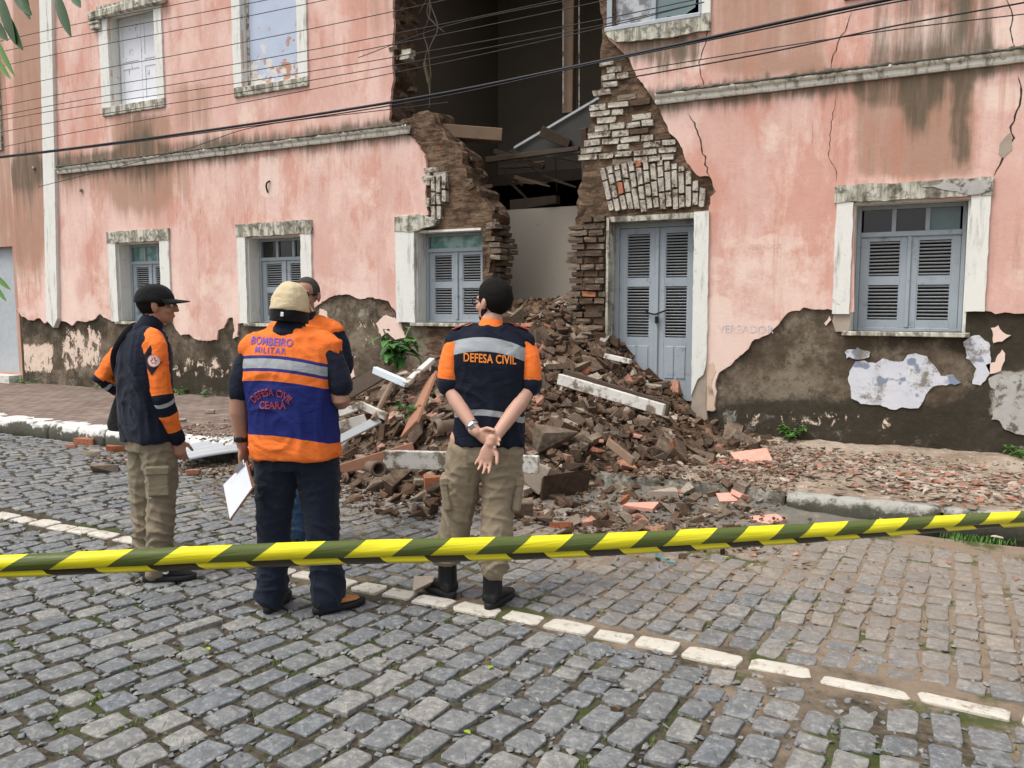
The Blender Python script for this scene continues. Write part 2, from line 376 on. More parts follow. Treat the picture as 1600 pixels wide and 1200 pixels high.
c = t.mix(t.noise(2.2, 7, .7, P, .35, .65), (.23, .17, .12), (.44, .36, .28)); c = t.mix(t.noise(26, 5, .75, P, .55, .68), c, (.56, .48, .40)); t.bump(t.noise(20, 8, .75), .9, .02)
M['dust'] = t.done(c, .95, .1)
t = NT('pavement_blocks'); br = t.node('ShaderNodeTexBrick'); t.put(br.inputs['Vector'], t.coords('Object', (1, 1, 1))); br.inputs['Scale'].default_value = 1
br.inputs['Brick Width'].default_value = .22; br.inputs['Row Height'].default_value = .11; br.inputs['Mortar Size'].default_value = .009
for i_, c_ in ((1, (.17, .125, .105)), (2, (.24, .185, .155)), (3, (.07, .055, .045))): br.inputs[i_].default_value = (*c_, 1)
c = t.mix(t.math('MULTIPLY', t.noise(2, 6, .7, None, .45, .7), .5), br.outputs[0], (.30, .25, .20)); t.bump(br.outputs[1], -.5, .006)
M['pave'] = t.done(c, .9, .15)
M['kerb'] = surround_mat('kerb_limewash', (.70, .69, .65), .43, .62)
def kerb_mat(name, wl, lo, hi, zz):
    t = NT(name); geo = t.node('ShaderNodeNewGeometry'); P = geo.outputs['Position']; q = t.xyz(P); n1 = t.noise(5, 7, .75, P)
    c = t.mix(t.noise(9, 5, .7, P), [x * .8 for x in wl], wl); f_ = t.ss(t.math('ADD', n1, t.math('MULTIPLY', t.math('SUBTRACT', zz, q[2]), 2.2)), lo, hi)
    c = t.mix(t.math('MULTIPLY', f_, .93), c, t.mix(t.noise(30, 5, .7, P), (.02, .02, .014), (.085, .08, .05))); c = t.mix(t.math('MULTIPLY', t.noise(16, 6, .75, P, .56, .66), .7), c, (.16, .145, .11)); t.bump(t.noise(24, 7, .75, P), .7, .015); return t.done(c, .9, .15)
M['kerb'] = kerb_mat('kerb_limewash', (.70, .69, .65), .50, .62, .16); M['kerb_w2'] = kerb_mat('kerb_worn', (.40, .39, .35), .42, .58, .14)
M['kerb_k'] = surround_mat('kerb_mouldy', (.32, .31, .27), .36, .56)
M['kerb_m'] = M['kerb_w2']
M['conc'] = simple('wet_concrete', (.14, .13, .11), .8, .5, 6, bump=.6, bd=.01, dirt=(.26, .2, .14))
def leaf_mat(name, a, b, rough=.5):
    t = NT(name); c = t.mix(t.node('ShaderNodeNewGeometry').outputs['Random Per Island'], a, b); t.p.inputs['Subsurface Weight'].default_value = 0
    return t.done(c, rough, .3)
M['leaf'] = leaf_mat('weed_leaf', (.045, .12, .02), (.11, .24, .04)); M['leafb'] = leaf_mat('broad_leaf', (.03, .11, .022), (.08, .22, .045), .4)
M['moss'] = leaf_mat('joint_grass', (.06, .10, .018), (.14, .20, .045), .8); M['palm'] = leaf_mat('palm_leaf', (.012, .035, .008), (.035, .085, .018))
M['cable'] = simple('black_cable', (.012, .012, .016), .5, .2, 20, bump=0)
M['wire'] = simple('thin_wire', (.03, .025, .025), .6, .2, 20, bump=0)
M['root'] = simple('dry_root', (.24, .20, .15), .9, .3, 20)

# ------------------------------------------------------------------ 2-D sheets with holes, thickness and ragged edges
def ragged(pts, amp, step=.05, seed=0, closed=True):
    out = []; n = len(pts)
    for i in range(n if closed else n - 1):
        a = Vector(pts[i]); b = Vector(pts[(i + 1) % n]); L = (b - a).length; k = max(1, int(L / step))
        nr = Vector((-(b - a).y, (b - a).x)) / max(L, 1e-6)
        for j in range(k):
            t_ = j / k; p = a.lerp(b, t_)
            d = amp * (noise.noise(Vector((p.x * 7, p.y * 7, seed))) * 1.3 + noise.noise(Vector((p.x * 22, p.y * 22, seed + 5))) * .7)
            if j == 0: d *= .3
            out.append(p + nr * d)
    if not closed: out.append(Vector(pts[-1]))
    return out
def inside(P, poly):
    P = np.asarray(P); poly = np.asarray([(p[0], p[1]) for p in poly]); x, y = P[:, 0], P[:, 1]; r = np.zeros(len(P), bool)
    x1, y1 = poly[:, 0], poly[:, 1]; x2, y2 = np.roll(x1, -1), np.roll(y1, -1)
    for a, b, c_, d in zip(x1, y1, x2, y2):
        if b == d: continue
        m = ((b > y) != (d > y)) & (x < (c_ - a) * (y - b) / (d - b) + a); r ^= m
    return r
def sheet(outer, holes, step, y0, thick, side_rings=1, disp=None, jag=0.0, edge_noise=0.0, loops_out=None):
    """front face in plane y=y0, side walls going back by thick"""
    loops = [outer] + holes; pts = []; edges = []
    for lp in loops:
        s = len(pts); pts += [Vector((p[0], p[1])) for p in lp]; edges += [(s + i, s + (i + 1) % len(lp)) for i in range(len(lp))]
    ox = [p[0] for p in outer]; oz = [p[1] for p in outer]
    gx = np.arange(min(ox) + step / 2, max(ox), step); gz = np.arange(min(oz) + step / 2, max(oz), step)
    g = np.array([(a, b) for a in gx for b in gz]) + np.random.RandomState(3).uniform(-.25, .25, (len(gx) * len(gz), 2)) * step
    ins = inside(g, outer)
    for h in holes: ins &= ~inside(g, h)
    pts += [Vector(p) for p in g[ins]]
    V, E_, Fc = delaunay_2d_cdt(pts, edges, [], 0, 1e-5)[:3]
    V = np.array([(v.x, v.y) for v in V]); Fc = np.array(Fc)
    cen = V[Fc].mean(axis=1); k = inside(cen, outer)
    for h in holes: k &= ~inside(cen, h)
    Fc = Fc[k]
    cnt = {}
    for f in Fc:
        for i in range(3):
            e = (f[i], f[(i + 1) % 3]); cnt[e] = cnt.get(e, 0) + 1
    bnd = [e for e in cnt if (e[1], e[0]) not in cnt]
    v3 = [(v[0], y0, v[1]) for v in V]
    if disp: v3 = [(x, y + disp(x, z), z) for x, y, z in v3]
    faces = [tuple(int(q) for q in f) for f in Fc]
    # orientation: front normal must face -y
    f0 = faces[0]; a_, b_, c_ = (V[f0[i]] for i in range(3))
    if (b_[0] - a_[0]) * (c_[1] - a_[1]) - (b_[1] - a_[1]) * (c_[0] - a_[0]) < 0: faces = [f[::-1] for f in faces]; bnd = [(b, a) for a, b in bnd]
    if thick > 0:
        last = {}
        for e in bnd:
            for q in e: last[q] = q
        for r in range(1, side_rings + 1):
            new = {}
            for q in last:
                x, y, z = v3[q]; d = 0
                yy = v3[q][1] + (y0 + thick - v3[q][1]) / (side_rings - r + 1)
                nx = x + edge_noise * noise.noise(Vector((x * 9, yy * 9, z * 9))); nz = z + edge_noise * noise.noise(Vector((x * 9 + 50, yy * 9, z * 9)))
                new[q] = len(v3); v3.append((nx, yy, nz))
            for a, b in bnd: faces.append((last[b], last[a], new[a], new[b]))
            last = new
    me = bpy.data.meshes.new('sheet'); me.from_pydata(v3, [], faces); me.update(); return me
def rect(x0, x1, z0, z1): return [Vector((x0, z0)), Vector((x1, z0)), Vector((x1, z1)), Vector((x0, z1))]
def stain(me, fn, name='stain'):
    c = get_co(me).astype(np.float64); px, py, _ = project(c[:, 0], c[:, 1], c[:, 2])
    col = np.ones((len(c), 4), dtype=np.float32); col[:, :3] = np.clip(fn(px, py, c), 0, 1)
    at = me.color_attributes.new(name, 'FLOAT_COLOR', 'POINT'); at.data.foreach_set('color', col.ravel())
def sm(x, a, b):
    t_ = np.clip((x - a) / (b - a), 0, 1); return t_ * t_ * (3 - 2 * t_)
def blob(px, py, x0, x1, y0, y1, s, sx=14, top=6, bot=None):
    bot = bot or (y1 - y0) * .6
    return s * sm(px, x0 - sx, x0 + sx) * (1 - sm(px, x1 - sx, x1 + sx)) * sm(py, y0 - top, y0 + top) * (1 - sm(py, y1 - bot, y1))

# ================================================================== THE GROUND
def grid_mesh(x0, x1, y0, y1, st, f):
    nx = int((x1 - x0) / st) + 1; ny = int((y1 - y0) / st) + 1; v = []; fc = []
    for j in range(ny):
        for i in range(nx):
            x = x0 + (x1 - x0) * i / (nx - 1); y = y0 + (y1 - y0) * j / (ny - 1); v.append((x, y, f(x, y)))
    for j in range(ny - 1):
        for i in range(nx - 1): a = j * nx + i; fc.append((a, a + 1, a + nx + 1, a + nx))
    me = bpy.data.meshes.new('grid'); me.from_pydata(v, [], fc); me.shade_smooth(); return me
ground = tag(obj('ground', grid_mesh(-150, 150, -150, 150, 20, lambda x, y: -.12), M['sand']), kind='structure')
def dusty(x, y):   # raised dust between the setts, more to the right and near the rubble
    d = (y - 3.5) * .15 + (x + 2.9) * .07 + max(0, min(1, (y - 4.9))) * .3 * (x > -3)
    return max(0, min(1, (fbm(x * .8, y * .8, 3, 4) * .7 + .5 + d - .62) * 3.2))
road = tag(obj('road', grid_mesh(-17, 5, -2, 6.3, .055, lambda x, y: -.0125 + .004 * fbm(x * 9, y * 9, 0) + .008 * dusty(x, y)), M['sand']), kind='structure')

rs = np.random.RandomState(11)
def sett_mesh(lx, ly, rnd, h=.09):
    n = 11; a0 = rnd.uniform(0, .6); top = []; base = []
    for i in range(n):
        a = 2 * math.pi * i / n + a0; c_, s_ = math.cos(a), math.sin(a)
        e = .26; px_ = math.copysign(abs(c_) ** e, c_); py_ = math.copysign(abs(s_) ** e, s_)
        r = rnd.uniform(.84, 1.04); top.append((px_ * lx / 2 * r, py_ * ly / 2 * rnd.uniform(.86, 1.04)))
    tz = [rnd.uniform(-.003, .003) for _ in range(n)]
    v = []; k = .93
    for (x, y), z in zip(top, tz): v.append((x * k, y * k, z))
    for (x, y), z in zip(top, tz): v.append((x * .985, y * .985, z - .003))
    for (x, y), z in zip(top, tz): v.append((x * 1.0, y * 1.0, z - .018))
    for x, y in top: v.append((x * .97, y * .97, -h))
    for (x, y), z in zip(top, tz): v.append((x * .45, y * .45, rnd.uniform(.001, .006)))
    v.append((0, 0, rnd.uniform(.001, .006))); f = []
    for i in range(n):
        j = (i + 1) % n
        for a in (0, n, 2 * n): f.append((a + i, a + n + i, a + n + j, a + j)) if False else f.append((a + n + i, a + n + j, a + j, a + i))
        f.append((4 * n + i, i, j, 4 * n + j)); f.append((5 * n, 4 * n + i, 4 * n + j))
    return v, f
# rows run across the street, fanning out to the left
setts = []
def add_rows(ya, yb, pitch):
    x = -15.0
    while x < 4.2:
        pt = pitch * rs.uniform(.94, 1.07); y = ya + rs.uniform(0, .06); sk = math.tan(math.radians(min(13, max(0, -x * 3.2))))
        while y < yb - .06:
            L = rs.uniform(.125, .25); L = min(L, yb - y)
            if L < .09: break
            cy = y + L / 2; cx = x + pt / 2 + (cy - 3.66) * sk + rs.uniform(-.006, .006)
            setts.append([cx, cy, pt - rs.uniform(.008, .026), L - rs.uniform(.008, .034), -math.atan(sk) + rs.uniform(-.09, .09)])
            y += L
        x += pt
add_rows(-1.5, 3.56, .143); add_rows(3.74, 6.05, .135)
S = np.array(setts); px, py, dp = project(S[:, 0], S[:, 1], 0 * S[:, 0])
inv = (px > -40) & (px < 1640) & (py < 1230) & (dp > 0)
size = np.where(inv, 1 / np.maximum(dp, .1), 0); order = np.argsort(-size); near = set(order[:300].tolist())
hz = lambda x, y: rs.uniform(-.006, .003) + .008 * fbm(x * .9, y * .9, 9)
for i in sorted(near):
    cx, cy, lx, ly, a = setts[i]; v, f = sett_mesh(lx, ly, rs)
    me = bpy.data.meshes.new('cobblestone'); me.from_pydata(v, [], f); me.materials.append(M['cob'])
    inst('cobblestone', me, road, Matrix.Translation((cx, cy, hz(cx, cy))) @ Matrix.Rotation(a, 4, 'Z') @ Matrix.Rotation(rs.uniform(-.025, .025), 4, 'X') @ Matrix.Rotation(rs.uniform(-.025, .025), 4, 'Y'))
def joined(name, items, mat, parent=None, kind='stuff', smooth=True):
    """items: list of (verts, faces, matrix, tint)"""
    V = []; Fc = []; T = []; o_ = 0
    for v, f, mt, ti in items:
        a = np.asarray(v) @ np.array(mt.to_3x3()).T + np.array(mt.translation); V.append(a); Fc += [tuple(q + o_ for q in g) for g in f]
        T.append(np.full(len(v), ti)); o_ += len(v)
    V = np.concatenate(V); me = bpy.data.meshes.new(name); me.from_pydata(V.tolist(), [], Fc)
    T = np.concatenate(T); col = np.ones((len(T), 4), np.float32); col[:, 0] = col[:, 1] = col[:, 2] = T
    at = me.color_attributes.new('tint', 'FLOAT_COLOR', 'POINT'); at.data.foreach_set('color', col.ravel())
    if smooth: me.shade_smooth()
    me.materials.append(mat); o = bpy.data.objects.new(name, me); link(o, parent); o['kind'] = kind; return o
items = []
for i in range(len(setts)):
    if i in near: continue
    cx, cy, lx, ly, a = setts[i]
    if cy < .6 and not inv[i]: continue
    v, f = sett_mesh(lx, ly, rs)
    items.append((v, f, Matrix.Translation((cx, cy, hz(cx, cy))) @ Matrix.Rotation(a, 4, 'Z') @ Matrix.Rotation(rs.uniform(-.03, .03), 4, 'X'), rs.uniform(0, 1)))
joined('far_cobblestones', items, M['cob_j'], road, smooth=False)
# line of whitewashed setts
x = -13.5; line_y = lambda x: 3.645
while x < 3.2:
    L = rs.uniform(.20, .30) if x < -.9 else rs.uniform(.26, .42); wd = rs.uniform(.115, .145) if x < -.9 else rs.uniform(.08, .12)
    v, f = sett_mesh(L - .018, wd, rs); me = bpy.data.meshes.new('painted_stone'); me.from_pydata(v, [], f); me.materials.append(M['wsett'])
    inst('painted_stone', me, road, Matrix.Translation((x + L / 2, line_y(x) + rs.uniform(-.012, .012), rs.uniform(-.003, .003))) @ Matrix.Rotation(rs.uniform(-.05, .05), 4, 'Z'))
    x += L
# chinking pebbles wedged between the setts
def hull_mesh(n, s, rnd, boxy=.0):
    bm = bmesh.new()
    for _ in range(n):
        if boxy and rnd.random() < boxy: p = [rnd.choice((-1, 1)) * rnd.uniform(.8, 1) for _ in range(3)]
        else: p = [rnd.uniform(-1, 1) for _ in range(3)]; l = max(.5, math.sqrt(sum(q * q for q in p))); p = [q / l for q in p]
        bm.verts.new([p[k] * s[k] / 2 for k in range(3)])
    r = bmesh.ops.convex_hull(bm, input=bm.verts); bmesh.ops.delete(bm, geom=[g for g in r['geom_interior'] if isinstance(g, bmesh.types.BMVert)], context='VERTS')
    bm.verts.index_update(); v = [tuple(q.co) for q in bm.verts]; f = [tuple(q.index for q in g.verts) for g in bm.faces]; bm.free(); return v, f
peb = [hull_mesh(11, (1, 1, .7), R) for _ in range(14)]
items = []
for i, (cx, cy, lx, ly, a) in enumerate(setts):
    if not inv[i] and cy < 1: continue
    if dp[i] > 7.5: continue
    m = 5 if cy < 3.6 else 2
    for k in range(m):
        if rs.rand() < .2: continue
        s = rs.uniform(.018, .050); side = rs.rand()
        if side < .55: ox, oy = (lx / 2 + .014) * (1 if rs.rand() < .5 else -1), rs.uniform(-ly / 2, ly / 2)
        else: ox, oy = rs.uniform(-lx / 2, lx / 2), (ly / 2 + .016)
        v, f = peb[rs.randint(14)]
        items.append((v, f, Matrix.Translation((cx + ox * math.cos(a) - oy * math.sin(a), cy + ox * math.sin(a) + oy * math.cos(a), -.005)) @ Matrix.Rotation(rs.uniform(0, 6), 4, 'Z') @ Matrix.Diagonal((s, s * rs.uniform(.55, 1.1), .024, 1)), rs.uniform(.3, 1)))
joined('joint_pebbles', items, M['cob_j'], road, smooth=False)
# grass and moss in the joints
def blades(v, f, x, y, z, n, rad, h, wd=.004, droop=.4):
    for _ in range(n):
        a = R.uniform(0, 6.28); r = rad * math.sqrt(R.random()); bx_, by_ = x + r * math.cos(a), y + r * math.sin(a)
        b = R.uniform(0, 6.28); hh = h * R.uniform(.4, 1.2); dx, dy = math.cos(b), math.sin(b); k = len(v); q = R.uniform(.2, 1) * droop * hh
        v += [(bx_ - dy * wd, by_ + dx * wd, z), (bx_ + dy * wd, by_ - dx * wd, z), (bx_ + dx * q * .5 + dy * wd * .8, by_ + dy * q * .5 - dx * wd * .8, z + hh * .6), (bx_ + dx * q * .5 - dy * wd * .8, by_ + dy * q * .5 + dx * wd * .8, z + hh * .6), (bx_ + dx * q, by_ + dy * q, z + hh)]
        f += [(k, k + 1, k + 2, k + 3), (k + 3, k + 2, k + 4)]
v = []; f = []
for i, (cx, cy, lx, ly, a) in enumerate(setts):
    if not inv[i] or dp[i] > 9: continue
    if fbm(cx * 1.1, cy * 1.1, 21, 3) + (0.22 if cy < 3.6 else -.16) < .10 - .35 * (rs.rand() < .10): continue
    for k in range(rs.randint(1, 4)):
        s_ = 1 if rs.rand() < .5 else -1
        blades(v, f, cx + s_ * (lx / 2 + .012), cy + rs.uniform(-ly / 2, ly / 2), -.022, rs.randint(10, 34), .028, rs.uniform(.014, .03), .0022, .9)
me = bpy.data.meshes.new('grass'); me.from_pydata(v, [], f); tag(obj('joint_grass', me, M['moss']), 'short moss and grass growing in the joints between the setts', 'grass', kind='stuff')

# pavement with kerbs
KY_L = lambda x: 6.02 + .02 * math.sin(x); KY_R = lambda x: 6.40 + .02 * math.sin(x * 2)
pl = obj('pavement', grid_mesh(-17, -6.3, 6.15, YW + .1, .25, lambda x, y: .185 + .012 * (y - 6) / 3), M['pave']); tag(pl, kind='structure')
pr = obj('pavement', grid_mesh(-6.3, 5, 6.44, YW + .1, .06, lambda x, y: .165 - .02 * (y < 6.6) + .03 * min(1, max(0, (y - 6.45) * 3)) * fbm(x * 2, y * 2, 4) + .012 * fbm(x * 11, y * 11, 2) + .03 * max(0, 1 - abs(y - 8.9) / .8)), M['dust']); tag(pr, kind='structure')
def kerbstone(x0, x1, yf, mat, parent, h=.185, d=.17, wob=.012, tilt=0):
    bm = bmesh.new(); n = max(2, int((x1 - x0) / .05)); prof = [(0, -.1), (-.004, h * .5), (.008, h - .03), (.035, h), (d * .6, h + .004), (d, h - .003), (d + .01, -.1)]; rings = []
    for i in range(n + 1):
        x = x0 + (x1 - x0) * i / n; e = .012 if i in (0, n) else 0
        rings.append([Vector((x + R.uniform(-.004, .004), yf(x) + a + wob * fbm(x * 5, b * 20, 1) + (e if a < d / 2 else -e), b - (e if b > .1 else 0) + wob * .7 * fbm(x * 4, a * 20, 7) + tilt * (x - x0))) for a, b in prof])
    ring_loft(bm, rings); bmesh.ops.recalc_face_normals(bm, faces=bm.faces)
    return obj('kerb_stone', bm, mat, parent, True)
x = -16.5
while x < -6.9: L = R.uniform(.8, 1.15); kerbstone(x, x + L - .015, KY_L, M['kerb'], pl, d=.33); x += L
x = -6.9
while x < -5.0: L = R.uniform(.6, .8); kerbstone(x, x + L - .02, lambda q: KY_L(q) + (q + 6.9) * .12, M['kerb_k'], pr, h=.15); x += L
x = -3.6
while x < 4.4: L = R.uniform(.75, 1.1); kerbstone(x, x + L - .02, KY_R, M['kerb_k'] if x < -1.75 else M['kerb_m'], pr, h=.172, d=.16, wob=.025); x += L
# broken concrete gutter apron in front of the right kerb
bm = bmesh.new(); me = sheet(ragged([(-2.9, 5.75), (-2.2, 5.5), (-1.4, 5.45), (-.75, 5.8), (-.45, 6.2), (-.4, 6.46), (-2.9, 6.46)], .09, .05, 3), [], .06, 0, 0)
c = get_co(me).copy(); c[:, [1, 2]] = c[:, [2, 1]]; c[:, 2] = [-.012 + .17 * max(0, q[1] - 5.75) * (.5 + .5 * min(1, max(0, (-.5 - q[0])))) + .025 * fbm(q[0] * 3, q[1] * 3, 2, 4) for q in c]; set_co(me, c); me.flip_normals(); me.shade_smooth(); bm.free()
tag(obj('gutter_apron', me, M['conc']), kind='structure')

# ================================================================== THE BUILDING
bld = empty('building', (0, 0, 0), 0, 'long two storey pink building with a collapsed bay, peeling plaster and grey louvred shutters', 'building')
P2 = lambda L: [Vector(W(a, b)) for a, b in L]
Wn = {'W1': (-11.97, -10.93, 1.32, 2.58), 'W2': (-9.11, -8.06, 1.32, 2.57), 'W3': (-6.15, -5.17, 1.36, 2.53), 'W4': (-.90, .12, 1.33, 2.60)}
Un = {'U1': (-11.92, -10.85, 4.72, 6.12), 'U2': (-9.08, -8.03, 4.68, 6.3), 'U3': (-3.46, -2.47, 4.66, 6.3), 'U4': (-.90, .12, 4.66, 6.3)}
door = (-3.51, -2.49, .45, 2.58)
hole_px = [(613, -95), (617, 37), (615, 82), (616, 117), (612, 140), (611, 162), (609, 185), (616, 194), (642, 182), (660, 172), (674, 176), (686, 198), (704, 222), (720, 238), (726, 262), (731, 284), (744, 290), (756, 312), (768, 334), (768, 345), (763, 350), (768, 362), (764, 420), (768, 520), (768, 700),
           (935, 700), (940, 560), (925, 520), (906, 470), (903, 400), (899, 350), (906, 290), (912, 240), (918, 205), (934, 158), (938, 100), (938, -95)]
hp = P2(hole_px); hp[0].y = hp[-1].y = 6.9; hp[24].y = hp[25].y = -.1
hole = ragged(hp, .045, .06, 2)
bare = sheet(rect(-14.68, 4.6, -.3, 7.2), [hole, rect(*door[:2], *door[2:])] + [rect(*q) for q in Wn.values()] + [rect(*q) for q in Un.values()], .085, YW, .5, 7,
             disp=lambda x, z: .045 * abs(fbm(x * 5, z * 6, 1, 3)) + .004 if (-6.75 < x < -2.2 and z > .4) else .012 * abs(fbm(x * 3, z * 3, 4)), edge_noise=.02)
# rougher broken section through the wall thickness
c = get_co(bare).copy(); m = (c[:, 1] > YW + .08) & (c[:, 0] > -6.7) & (c[:, 0] < -3.3)
for i in np.nonzero(m)[0]:
    x, y, z = c[i].tolist(); k = math.floor(z / .085)
    if -6.2 < x < -5.15 and 1.3 < z < 2.56 and x < -5.2: continue
    s_ = 1 if x < -4.5 else -1
    c[i, 0] += s_ * (.05 * noise.noise(Vector((y * 7, k * 3.3, 1))) + .04 * fbm(x * 3, y * 6, z * 6)); c[i, 2] += .03 * fbm(x * 5, y * 5, z * 5 + 9)
set_co(bare, c)
def f_bare(px, py, c):
    g = .62 * sm(py, 575, 670) * sm(px, 1050, 1200) + .5 * blob(px, py, 20, 175, 470, 560, 1, bot=60) + .30 * sm(px, 1480, 1560) + .55 * blob(px, py, 1500, 1640, 480, 600, 1) + .35 * blob(px, py, 1320, 1520, 520, 560, 1)
    g = g + .35 * blob(px, py, 500, 640, 450, 520, 1) + .38 * blob(px, py, 268, 380, 510, 620, 1, bot=20) + .4 * sm(c[:, 2], .75, .35)
    g = g + .16
    cr = .62 * blob(px, py, 20, 84, 535, 590, 1, sx=6, top=10, bot=14) + .52 * blob(px, py, 97, 160, 510, 590, 1, sx=6, top=20, bot=24) + .38 * blob(px, py, 270, 375, 555, 600, 1, top=10, bot=14) + .3 * blob(px, py, 530, 640, 500, 600, 1) \
        + .17 + .30 * blob(px, py, 1100, 1400, 640, 690, 1)
    w_ = .12 + .3 * sm(c[:, 2], .5, .28) + .75 * blob(px, py, 1545, 1640, 580, 670, 1, bot=30) + .3 * blob(px, py, 1120, 1300, 640, 665, 1) + .35 * blob(px, py, 500, 620, 480, 540, 1)
    return np.stack([g, cr, w_], 1)
stain(bare, f_bare)
bare.materials.append(M['render']); bare.materials.append(M['mud'])
mi = np.zeros(len(bare.polygons), np.int32); cc = np.array([p.center for p in bare.polygons])
right_lim = -2.33
mi[((cc[:, 0] > -6.75) & (cc[:, 0] < right_lim + 0 * cc[:, 0]) & (cc[:, 2] > .2)) & ~((cc[:, 0] < -6.0) & (cc[:, 2] < 1.5))] = 1
bare.polygons.foreach_set('material_index', mi); obj('bare_wall', bare, None, bld)

# pink plaster, left field
PL = [(24, 482), (30, 483), (36, 494), (50, 500), (62, 497), (72, 505), (80, 499), (84, 497), (97, 500), (106, 503), (116, 508), (122, 501), (135, 503), (150, 499), (158, 490), (164, 496), (172, 500), (184, 503), (184, 378), (253, 378), (253, 503), (262, 502),
      (268, 494), (276, 512), (285, 524), (297, 522), (305, 529), (325, 533), (341, 531), (343, 516), (352, 512), (358, 498), (366, 496), (368, 512), (366, 529), (374, 526), (374, 505), (387, 507), (387, 369), (473, 369), (473, 507), (489, 505),
      (491, 482), (500, 476), (512, 468), (525, 461), (545, 460), (562, 466), (585, 465), (605, 470), (617, 482), (621, 490), (650, 490), (650, 345), (671, 336)]
edgeL = [(667, 296), (668, 262), (665, 242), (654, 226), (642, 212), (625, 206), (610, 188), (611, 162), (613, 140), (616, 117), (615, 82), (617, 37), (613, -95)]
def rag_some(L, amp, lo, straight):
    """ragged polyline in px, leaving segments that touch the listed straight px points alone"""
    out = []
    for i in range(len(L) - 1):
        a, b = L[i], L[i + 1]
        if a in straight and b in straight: out.append(Vector(W(*a))); continue
        out += ragged(P2([a, b]), amp, lo, 3, closed=False)[:-1]
    return out
stp = {(184, 503), (184, 378), (253, 378), (253, 503), (387, 507), (387, 369), (473, 369), (473, 507), (650, 490), (650, 345), (1335, 487), (1335, 312), (1518, 312), (1518, 487), (1098, -95), (1098, 48)}
outer = rag_some(PL + edgeL + [(613, -96)], .022, .035, stp)
outer = [p for p in outer if p.y < 6.9] + [Vector((outer[-1].x, 7.2)), Vector((-14.68, 7.2))]; outer[0].x = -14.68
pinkL = sheet(outer, [rect(*Un['U1']), rect(*Un['U2'])], .075, YW - .03, .045, 1)
PR = [(1098, -95), (1098, 48), (951, 58), (970, 79), (985, 94), (1000, 124), (1022, 157), (1034, 180), (1045, 202), (1064, 229), (1075, 255), (1094, 276), (1109, 276), (1120, 300), (1111, 308), (1109, 330), (1107, 420), (1104, 560), (1102, 640), (1117, 642), (1121, 612), (1119, 596), (1124, 582), (1142, 571), (1165, 549), (1180, 530), (1202, 522), (1217, 507),
      (1232, 489), (1262, 481), (1300, 485), (1320, 487), (1335, 487), (1335, 312), (1518, 312), (1518, 487), (1530, 484), (1540, 486), (1555, 491), (1600, 490), (1700, 488), (2400, 500)]
outer = rag_some(PR, .02, .035, stp) ; outer = [p for p in outer if p.y < 6.9 and p.x < 4.55]; zl = outer[-1].y
outer = [Vector((W(1098, 0)[0], 7.2))] + outer + [Vector((4.6, zl)), Vector((4.6, 7.2))]
pinkR = sheet(outer, [rect(Un['U4'][0], Un['U4'][1], Un['U4'][2], Un['U4'][3])], .065, YW - .03, .045, 1)
def f_pink(px, py, c):
    B = lambda *a, **k: blob(px, py, *a, **k)
    # cornice line height in the photograph
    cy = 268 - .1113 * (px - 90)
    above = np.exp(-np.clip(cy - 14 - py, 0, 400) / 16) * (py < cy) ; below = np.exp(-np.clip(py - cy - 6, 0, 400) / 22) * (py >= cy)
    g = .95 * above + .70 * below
    g += B(190, 245, 172, 262, .55, bot=40) * .9 + B(195, 260, 255, 345, .25) + B(385, 470, 140, 200, .25)
    g += B(960, 1100, 50, 130, .8, sx=10, bot=60) + B(1030, 1045, 60, 150, .5, sx=6)
    g += B(1355, 1560, -80, 125, .52, bot=50) + B(1480, 1520, -60, 130, .5, sx=8, bot=30) + B(1350, 1470, 120, 180, .55, sx=16) + B(1415, 1450, 135, 235, .55, sx=10) + B(1490, 1515, 120, 280, .85, sx=8, bot=40) + B(1340, 1500, 140, 300, .22, bot=30)
    g += B(1120, 1200, -50, 90, .25) + B(1210, 1330, -60, 40, .2) + B(20, 60, 60, 480, .32, bot=60) + B(560, 612, -20, 110, .25) + B(285, 310, 120, 200, .25)
    g += B(100, 120, 0, 480, .12) + .25 * sm(px, 1096, 1104) * (1 - sm(px, 1112, 1122)) * sm(py, 320, 420) + B(1530, 1560, 600, 700, 0)
    wsh = B(178, 262, 180, 375, .85, sx=18, bot=90) + B(20, 70, -100, 495, .85, sx=6, bot=130) + B(268, 330, 130, 260, .5, sx=20) + B(540, 615, -60, 110, .4, sx=30) + B(1340, 1520, 110, 290, 1.0, sx=14, bot=30)
    wsh += B(1110, 1290, -90, 130, .62, sx=30, bot=30) + B(1150, 1290, 90, 135, .3) + B(1085, 1115, -60, 170, .3) + B(1360, 1600, -90, 90, .35) + B(95, 300, 255, 350, .42, bot=70) + B(430, 520, 20, 130, .25) + .22 * below + .15
    wsh += B(1545, 1600, 330, 480, .25)
    pal = B(405, 435, 245, 312, .9, sx=8, bot=14) + B(370, 400, 150, 230, .4) + B(1120, 1260, 368, 402, .42, bot=16) + B(1105, 1225, 505, 640, .62, sx=10, bot=20) + B(1360, 1600, 20, 120, .42) + B(1530, 1600, 130, 200, .5) + B(560, 600, 270, 360, .25) + B(1100, 1135, 470, 660, .6, sx=6, bot=10) + B(1010, 1110, 60, 150, .4) + B(1545, 1640, 420, 490, .3) + .12
    pal += .34 * sm(py, 370, 430) * (1 - sm(px, 560, 620)) + .42 * B(1105, 1300, 398, 640, 1, sx=10, bot=30) + .3 * B(470, 560, 215, 330, 1) + .3 * B(1180, 1270, 150, 330, 1, sx=24)
    g = g * 1.35 + .06; wsh = wsh * 1.05
    return np.stack([g, wsh, pal], 1)
stain(pinkL, f_pink); stain(pinkR, f_pink)
obj('pink_plaster', pinkL, M['pink'], bld); obj('pink_plaster', pinkR, M['pink'], bld)
